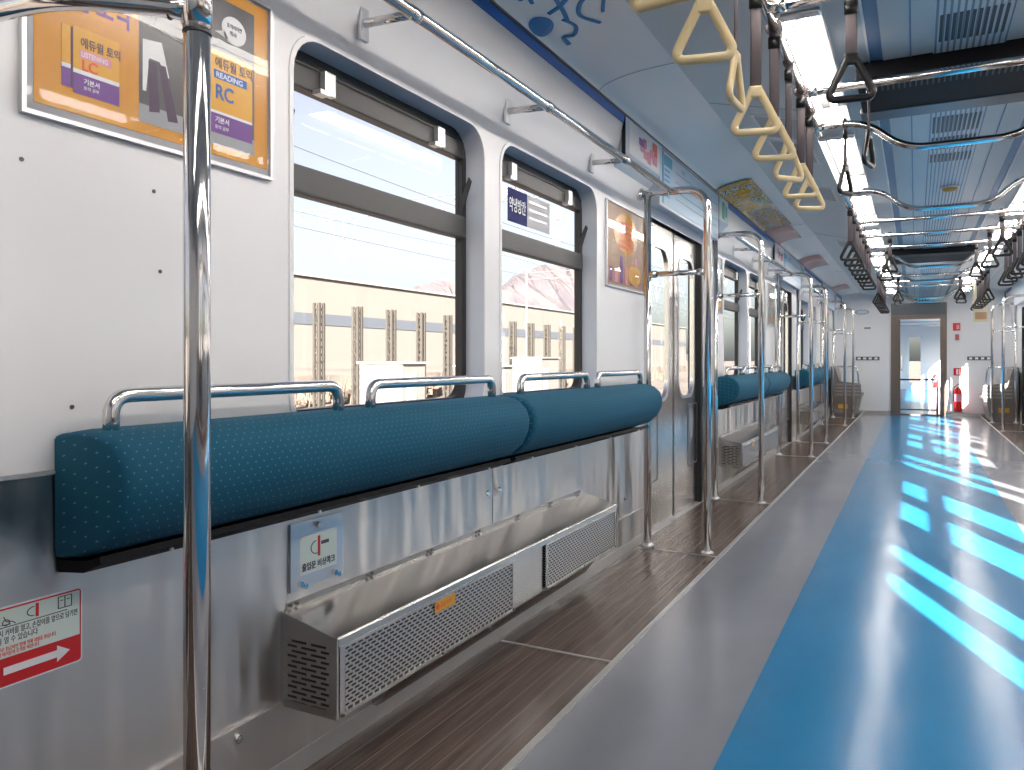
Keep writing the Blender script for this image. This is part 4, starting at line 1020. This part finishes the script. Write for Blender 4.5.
dbox('emergency_phone', 0.62, 0.74, 1.60, 1.74, M['red'], 'red square box high beside the gangway, above a dark button', 'emergency box', 0.03, extra=[('white_mark', 0.675, 0.725, 1.625, 1.71, M['pink'])])
dbox('call_button', 0.655, 0.72, 1.42, 1.53, M['taupe'], 'small dark brown button box under the red square box', 'switch', 0.03, extra=[('button', 0.67, 0.705, 1.45, 1.50, M['red'])])
dbox('extinguisher_sign', 0.63, 0.76, 0.76, 0.90, M['red'], 'red and white sign above the fire extinguisher', 'sign', 0.006, extra=[('white_mark', 0.675, 0.70, 0.78, 0.88, M['white']), ('white_mark', 0.715, 0.735, 0.78, 0.88, M['white'])])
def extinguisher(x, y, label):
    t = Th('fire_extinguisher', (x, y, 0.09), label, 'fire extinguisher')
    k = 0.068
    t.part('cylinder', lathe(bmesh.new(), [(k * .85, 0.0), (k, 0.015), (k, 0.36), (k * .86, 0.41), (k * .45, 0.445), (0.018, 0.455)], (x, y, 0.09), 20), M['extred'], True)
    t.part('label_band', lathe(bmesh.new(), [(k + .002, 0.19), (k + .002, 0.33)], (x, y, 0.09), 20), M['pink'])
    t.part('valve', lathe(bmesh.new(), [(0.017, 0.45), (0.02, 0.49), (0.012, 0.50)], (x, y, 0.09), 12), M['silver'])
    t.part('lever', T([(x - 0.02, y, 0.595), (x + 0.03, y - 0.02, 0.60), (x + 0.06, y - 0.04, 0.59)], 0.006, 6), M['blackpl'])
    t.part('hose', T([(x - 0.015, y, 0.575), (x - 0.06, y - 0.01, 0.55), (x - 0.078, y - 0.01, 0.45), (x - 0.076, y - 0.01, 0.28)], 0.008, 8), M['blackpl'], True)
    t.part('wall_bracket', B(x - 0.075, x + 0.075, y + 0.06, y + 0.085, 0.14, 0.50), M['white'])
extinguisher(0.70, YE - 0.086, 'red fire extinguisher on the end wall right of the gangway')
# oval air outlet on the end wall, hanging sheet
t = Th('ceiling_speaker', (-0.93, YE - 0.002, 1.99), 'pale oval speaker plate high on the end wall, left', 'speaker')
t.part('oval_ring', plate([(-0.93 + 0.13 * math.cos(a), 1.99 + 0.05 * math.sin(a)) for a in [2 * PI * k / 28 for k in range(28)]], [[(-0.93 + 0.10 * math.cos(a), 1.99 + 0.034 * math.sin(a)) for a in [2 * PI * k / 28 for k in range(28)]]], lambda u, v: (u, YE - 0.014, v), (0, 0.014, 0)), M['greyprint'])
t.part('oval_grid', plate([(-0.93 + 0.10 * math.cos(a), 1.99 + 0.034 * math.sin(a)) for a in [2 * PI * k / 28 for k in range(28)]], [], lambda u, v: (u, YE - 0.008, v), (0, 0.006, 0)), M['ltblue'])
t = Th('hanging_sheet', (0.81, 12.6, 2.25), 'pale yellowish advertising sheet hanging from the ceiling at the right', 'poster')
t.part('sheet', B(0.72, 0.90, 12.598, 12.6, 1.58, 2.13), mat('yellowed_sheet', (0.62, 0.58, 0.42), 0.5))
t.part('clip_bar', B(0.71, 0.91, 12.59, 12.608, 2.125, 2.27), M['silver'])
t.part('print_band', B(0.74, 0.88, 12.596, 12.598, 1.62, 1.72), M['tan'])
dbox('exit_sign', 0.0, 0.22, 2.165, 2.225, M['greendot'], 'small green sign under the ceiling above the gangway', 'sign', 0.03, y=YE - 0.03, extra=[('white_mark', 0.03 + 0.05 * k, 0.055 + 0.05 * k, 2.18, 2.21, M['white']) for k in range(4)])

# corner seats
def corner_seat(s, label):
    ya, yb = 15.32, YE - 0.01
    t = Th('corner_seat', (WX(s, 0), ya, 0), label, 'seat', 'grey corner seats by the end wall')
    def bx(d0, d1, a, b, c, d, bev=0.0): return B(*sorted((WX(s, d0), WX(s, d1))), a, b, c, d, bev=bev)
    def pr(pts, a, b):
        q = bmesh.new(); A_ = [q.verts.new((WX(s, d), a, z)) for d, z in pts]; B_ = [q.verts.new((WX(s, d), b, z)) for d, z in pts]
        q.faces.new(A_); q.faces.new(B_[::-1])
        for i in range(len(pts)): q.faces.new((A_[i], A_[(i + 1) % len(pts)], B_[(i + 1) % len(pts)], B_[i]))
        return q
    t.part('plinth', pr([(0.015, 0.005), (0.40, 0.005), (0.47, 0.34), (0.015, 0.34)], ya + 0.02, yb), M['taupe'])
    t.part('yellow_label', B(*sorted((WX(s, 0.14), WX(s, 0.30))), ya + 0.016, ya + 0.02, 0.16, 0.24), M['yellow'])
    n = 3; w_ = (yb - ya - 0.02) / n
    for k in range(n):
        a = ya + 0.015 + k * w_; b = a + w_ - 0.012
        t.part('seat', pr([(0.03, 0.345), (0.48, 0.345), (0.505, 0.375), (0.50, 0.42), (0.03, 0.40)], a, b), M['taupel'])
        t.part('backrest', pr([(0.03, 0.41), (0.14, 0.41), (0.055, 0.90), (0.03, 0.90)], a, b), M['taupel'])
    t.part('side_panel', pr([(0.015, 0.34), (0.50, 0.34), (0.53, 0.45), (0.52, 0.62), (0.17, 0.66), (0.08, 0.93), (0.015, 0.93)], ya - 0.012, ya + 0.010), M['taupe'])
    for k in range(4): t.part('side_rib', bx(0.10, 0.515, ya - 0.020, ya - 0.012, 0.40 + 0.062 * k, 0.43 + 0.062 * k, bev=0.003), M['taupel'])
    pts = fillet([(WX(s, 0.03), ya, 0.93), (WX(s, 0.46), ya, 0.93), (WX(s, 0.49), ya, 0.62)], 0.06, 6)
    t.part('arm_rail', T(pts, 0.014, 10), M['chrome'], True)
corner_seat(-1, 'grey ribbed corner seat by the end wall on the left'); corner_seat(1, 'grey ribbed corner seat by the end wall on the right')
# pale coat-like cover on the right seat is the sunlit seat back

# ------------------------------------------------------------------ next car seen through the gangway
N0, N1 = YE + 0.75, 31.0
struct('floor', B(GX0, GX1, YE, N0, -0.05, 0.0), M['vgrey'])
for x in (GX0 - 0.03, GX1 + 0.0): struct('wall_gangway', B(x, x + 0.03, YE + 0.04, N0, 0, 2.1), M['taupe'])
struct('ceiling', B(GX0 - 0.03, GX1 + 0.03, YE + 0.04, N0, GZ + 0.05, GZ + 0.09), M['taupe'])
struct('wall_partition', plate([(XL, 0), (XR, 0), (XR, 2.4), (XL, 2.4)], [[(GX0, 0.0), (GX1, 0.0), (GX1, GZ), (GX0, GZ)]], lambda u, v: (u, N0, v), (0, 0.04, 0)), M['wall'])
for a, b, m_ in ((XL, BL0, 'vgrey'), (BL0, BL1, 'vblue'), (BL1, XR, 'vgrey')): struct('floor', B(a, b, N0, N1, -0.05, 0.0), M[m_])
struct('ceiling', B(XL, XR, N0, N1, 2.26, 2.30), M['ceil'])
for s, side in ((-1, 'left'), (1, 'right')):
    holes = []
    y = N0 + 0.8
    while y < N1 - 1.5: holes.append(rr(y, y + 1.0, 0.9, 1.88, 0.08, 3)); y += 1.25
    struct('wall_' + side, plate([(N0, 0), (N1, 0), (N1, 2.3), (N0, 2.3)], holes, lambda u, v: (WX(s, 0), u, v), (s * 0.03, 0, 0)), M['wall'])
end2 = plate([(XL, 0), (XR, 0), (XR, 2.3), (XL, 2.3)], [[(-0.20, 0.25), (0.16, 0.25), (0.16, 1.85), (-0.20, 1.85)]], lambda u, v: (u, N1, v), (0, 0.04, 0))
struct('wall_front', end2, M['wall'])
for i, yy in enumerate((18.6, 20.3, 22.0, 24.0, 26.5)):
    t = Th('far_crossbar', (CC, yy, 2.1), 'chrome crossbar seen in the next car through the gangway, %s from the gangway' % ORD[i], 'rail', 'crossbars in the next car')
    t.part('bar', T([(-0.42, yy, 2.1), (0.72, yy, 2.1)], 0.018, 8), M['chrome'], True)
    t.part('hanger', T([(-0.42, yy, 2.1), (-0.42, yy, 2.26)], 0.012, 8), M['chrome'], True); t.part('hanger', T([(0.72, yy, 2.1), (0.72, yy, 2.26)], 0.012, 8), M['chrome'], True)
t = Th('line_flow_fan', (0.15, 19.4, 2.26), 'black air outlet box seen in the next car through the gangway', 'fan box', 'black air outlet boxes on the ceiling')
t.part('housing', B(-0.2, 0.5, 19.4, 20.0, 2.19, 2.259), M['black'])
for i in range(8):
    put_strap('black', 0.40, 0.60, 18.2 + 0.4 * i, 2.12, 0.3, 'black strap handle in the next car seen through the gangway, %s from the gangway' % ORD[i], 'black straps in the next car')
t = Th('overhead_rail', (0.60, 17.9, 2.12), 'chrome rail carrying the straps in the next car through the gangway', 'rail', 'lengthwise overhead rails')
t.part('rail', T([(0.60, 17.9, 2.12), (0.60, 22.0, 2.12)], 0.016, 8), M['chrome'], True)
t.part('hanger', T([(0.60, 18.0, 2.12), (0.60, 18.0, 2.26)], 0.01, 8), M['chrome'], True); t.part('hanger', T([(0.60, 21.9, 2.12), (0.60, 21.9, 2.26)], 0.01, 8), M['chrome'], True)
extinguisher(0.62, 30.9, 'tiny red fire extinguisher at the far end of the next car')
t = Th('gangway_gate', (0.05, N0 + 0.1, 0), 'low glass leaf with a chrome top bar inside the gangway', 'gate')
t.part('top_bar', T([(GX0 + 0.09, N0 - 0.05, 0.66), (GX1 - 0.09, N0 - 0.05, 0.66)], 0.016, 8), M['charcoal'])
t.part('post', T([(GX0 + 0.09, N0 - 0.05, 0.0), (GX0 + 0.09, N0 - 0.05, 0.67)], 0.016, 8), M['chrome'], True); t.part('post', T([(GX1 - 0.09, N0 - 0.05, 0.0), (GX1 - 0.09, N0 - 0.05, 0.67)], 0.016, 8), M['chrome'], True)
t.part('glass_panel', B(GX0 + 0.10, GX1 - 0.10, N0 - 0.053, N0 - 0.047, 0.06, 0.65), M['glass'])
t.part('bottom_bar', T([(GX0 + 0.09, N0 - 0.05, 0.06), (GX1 - 0.09, N0 - 0.05, 0.06)], 0.012, 8), M['charcoal'])

# ------------------------------------------------------------------ outside
M['ballast'] = mat('dry_ballast', (0.50, 0.42, 0.36), 0.95)
colnoise(M['ballast'], (0.08, 0.06, 0.052), (0.17, 0.14, 0.12), (0.35, 0.35, 0.35), 0.3, 0.7, 6)
M['depot'] = mat('depot_wall', (0.155, 0.140, 0.130), 0.8)
M['band'] = mat('depot_band', (0.07, 0.078, 0.098), 0.8)
M['lattice'] = mat('lattice_steel', (0.030, 0.025, 0.021), 0.85)
M['rock'] = mat('mountain_rock', (0.36, 0.31, 0.35), 0.95)
colnoise(M['rock'], (0.042, 0.036, 0.044), (0.068, 0.055, 0.058), (0.02, 0.02, 0.03), 0.35, 0.65, 6)
M['cabin'] = mat('white_cabin', (0.15, 0.145, 0.14), 0.7)
M['wire'] = mat('weathered_wire', (0.10, 0.095, 0.105), 0.7)
GZ0 = -1.25
struct('ground', B(-900, 900, -700, 1600, GZ0 - 0.5, GZ0), M['ballast'])
# depot building: parallel to the tracks
t = Th('depot_building', (-40, 20, GZ0), 'long cream depot building with a grey-blue band beyond the windows', 'building')
t.part('wall', B(-52, -40, 20, 150, GZ0, 7.3), M['depot']); t.part('band', B(-40, -39.95, 20, 150, 3.7, 4.55), M['band'])
t.part('roof_edge', B(-52.2, -39.8, 19.8, 150.2, 7.25, 7.42), M['silver'])
t.part('plinth', B(-40, -39.9, 20, 150, GZ0, -0.1), M['ballast'])
for i in range(14):
    y = 25.2 + 2.83 * i
    q = bmesh.new(); x = -25.0; zt = 3.75; w_ = 0.15
    for dx in (-w_, w_):
        for dy in (-w_, w_): box(q, x + dx - 0.06, x + dx + 0.06, y + dy - 0.06, y + dy + 0.06, GZ0, zt)
    z = GZ0 + 0.2; k = 0
    while z < zt - 0.2:
        s_ = 1 if k % 2 else -1
        for dx in (-w_, w_): tube(q, [(x + dx, y - s_ * w_, z), (x + dx, y + s_ * w_, z + 0.36)], 0.03, 4)
        for dy in (-w_, w_): tube(q, [(x - s_ * w_, y + dy, z), (x + s_ * w_, y + dy, z + 0.36)], 0.03, 4)
        z += 0.36; k += 1
    tag(obj('lattice_post', q, M['lattice'], origin=(x, y, GZ0)), 'dark lattice post in the row before the depot, %s from the left' % ORD[i], 'post', 'lattice posts along the track')
for i, (px0, y, w_, h) in enumerate(((-18, 23.6, 1.5, 2.15), (-17, 29.0, 1.6, 2.0), (-21, 42, 2.5, 2.4))):
    t = Th('equipment_cabin', (px0, y, GZ0), ['white equipment cabin outside the first window', 'smaller white equipment cabin right of the first one outside the windows', 'white cabin outside the second window'][i], 'cabin', 'white trackside cabins')
    t.part('body', B(px0 - 1, px0 + 1, y, y + w_, GZ0, GZ0 + h), M['cabin']); t.part('roof', B(px0 - 1.1, px0 + 1.1, y - 0.08, y + w_ + 0.08, GZ0 + h, GZ0 + h + 0.08), M['silver'])
    t.part('cabin_door', B(px0 + 1.0, px0 + 1.02, y + 0.3, y + 0.9, GZ0, GZ0 + 1.8), M['silver'])
# ballast clutter: rail ends, sleepers and scrub between the tracks
q = bmesh.new(); rnd = random.Random(11)
for k in range(1500):
    x = -rnd.uniform(26, 38); y = rnd.uniform(14, 95); h = 0.15 + 1.1 * rnd.random() ** 2
    a = rnd.uniform(0, PI)
    tube(q, [(x, y, GZ0), (x + 0.2 * math.cos(a), y + 0.2 * math.sin(a), GZ0 + h)], rnd.uniform(0.015, 0.06), 4)
    if k % 3 == 0: box(q, x - 0.3, x + 0.3, y - 0.15, y + 0.25, GZ0, GZ0 + h * 0.4)
tag(obj('trackside_scrub', q, mat('dry_scrub', (0.09, 0.066, 0.052), 0.9)), 'low dry scrub and clutter between the tracks outside the windows', 'scrub', kind='stuff')
for i, x in enumerate((-5.0, -6.45, -9.2, -10.65)):
    tag(obj('rail_track', B(x - 0.035, x + 0.035, -30, 120, GZ0, GZ0 + 0.16), M['lattice'], origin=(x, -30, GZ0)), ['steel rail nearest the train outside the left windows', 'second steel rail outside the left windows', 'third steel rail outside the left windows', 'farthest steel rail outside the left windows'][i], 'rail', 'running rails outside')
# catenary
for i, (x, z, sag) in enumerate(((-14, 5.6, 0.25), (-14, 6.9, 0.6), (-19, 5.9, 0.25), (-19, 7.4, 0.7), (-26, 8.6, 0.5), (-30, 11.5, 1.0))):
    q = bmesh.new(); pts = []
    for k in range(41):
        y = -20 + k * 4.0; ph = ((y - 5) % 45) / 45; pts.append((x, y, z - sag * 4 * ph * (1 - ph)))
    tube(q, pts, 0.013, 5)
    tag(obj('overhead_wire', q, M['wire']), 'thin overhead wire outside the windows, %s counting away from the train' % ORD[i], 'wire', 'overhead line wires')
for i, y in enumerate((31.0, 62.0)):
    t = Th('catenary_portal', (-20, y, GZ0), ['nearer white catenary gantry with insulators outside the windows', 'farther white catenary gantry outside the windows'][i], 'gantry', 'catenary gantries')
    for x in (-11.5, -31): t.part('mast', T([(x, y, GZ0), (x, y, 9.2)], 0.10, 8), M['wire'])
    q = bmesh.new()
    for z in (8.3, 8.9): tube(q, [(-11.5, y, z), (-31, y, z)], 0.03, 6)
    for k in range(26):
        x = -11.5 - k * 0.75; tube(q, [(x, y, 8.3 if k % 2 else 8.9), (x - 0.75, y, 8.9 if k % 2 else 8.3)], 0.016, 4)
    t.part('cross_truss', q, M['wire'])
    for x in (-14, -19, -26):
        q = bmesh.new()
        tube(q, [(x, y, 8.3), (x, y, 5.8)], 0.03, 6); tube(q, [(x - 0.9, y, 8.2), (x, y, 6.0)], 0.025, 6); tube(q, [(x + 0.9, y, 8.2), (x, y, 6.0)], 0.025, 6)
        lathe(q, [(0.05, 0), (0.09, 0.06), (0.05, 0.12), (0.09, 0.18), (0.05, 0.24)], (x, y, 7.2), 8)
        t.part('drop_arm', q, M['wire'])
# mountains
def mountain(name, prof, x, depth, label):
    q = bmesh.new(); rows = []; rnd = random.Random(5)
    ys_ = []; n = len(prof)
    fine = []
    for i in range(n - 1):
        for k in range(8):
            tt = k / 8; fine.append((prof[i][0] + (prof[i + 1][0] - prof[i][0]) * tt, prof[i][1] + (prof[i + 1][1] - prof[i][1]) * tt + rnd.uniform(-2, 2)))
    fine.append(prof[-1])
    for j, (fx, fz) in enumerate(((0.9, 0.0), (0.55, 0.3), (0.28, 0.62), (0.1, 0.88), (0.0, 1.0), (-0.3, 0.7), (-0.8, 0.0))):
        rows.append([q.verts.new((x + fx * depth + (rnd.uniform(-10, 10) if 0 < j < 6 else 0), y, GZ0 + max(0.0, (z - GZ0) * fz * (1 if j in (0, 4, 6) else rnd.uniform(0.86, 1.1))))) for y, z in fine])
    for a, b in zip(rows, rows[1:]):
        for i in range(len(a) - 1): q.faces.new((a[i], a[i + 1], b[i + 1], b[i]))
    tag(obj(name, q, M['rock'], smooth=False, origin=(x, fine[0][0], GZ0)), label, 'mountain')
mountain('mountain', [(560, 0), (640, 58), (709, 79), (749, 91), (792, 98), (850, 96), (919, 96), (978, 122), (1062, 147), (1130, 152), (1188, 150), (1300, 120), (1450, 60), (1560, 0)], -500, 180, 'hazy pinkish rocky mountain beyond the depot roof')
mountain('hill', [(-200, 0), (-60, 18), (60, 26), (220, 24), (380, 30), (520, 20), (640, 0)], -960, 120, 'low hazy hill far off behind the depot')
t = Th('hillside_building', (-300, 545, 20), 'small white building below the mountain in the second window', 'building')
t.part('block', B(-306, -296, 540, 566, GZ0, 47), M['cabin']); t.part('roof', B(-307, -295, 539, 567, 47, 48), M['silver'])

# window portals guide daylight sampling into the car
for s in (-1, 1):
    for k, (a, b, z0, z1) in enumerate([(w0, w1, WZ0, WZ1) for w0, w1 in WINS] + [(c - 0.62, c + 0.62, 0.78, 1.78) for c, h in doors_of(s)]):
        ld = bpy.data.lights.new('window_portal', 'AREA'); lo = bpy.data.objects.new('window_portal', ld); C.objects.link(lo)
        ld.shape = 'RECTANGLE'; ld.size = b - a; ld.size_y = z1 - z0; ld.energy = 1
        ld.cycles.is_portal = True
        lo.location = (WX(s, -0.13), (a + b) / 2, (z0 + z1) / 2)
        lo.rotation_euler = Vector((-s, 0, 0)).to_track_quat('-Z', 'Z').to_euler()
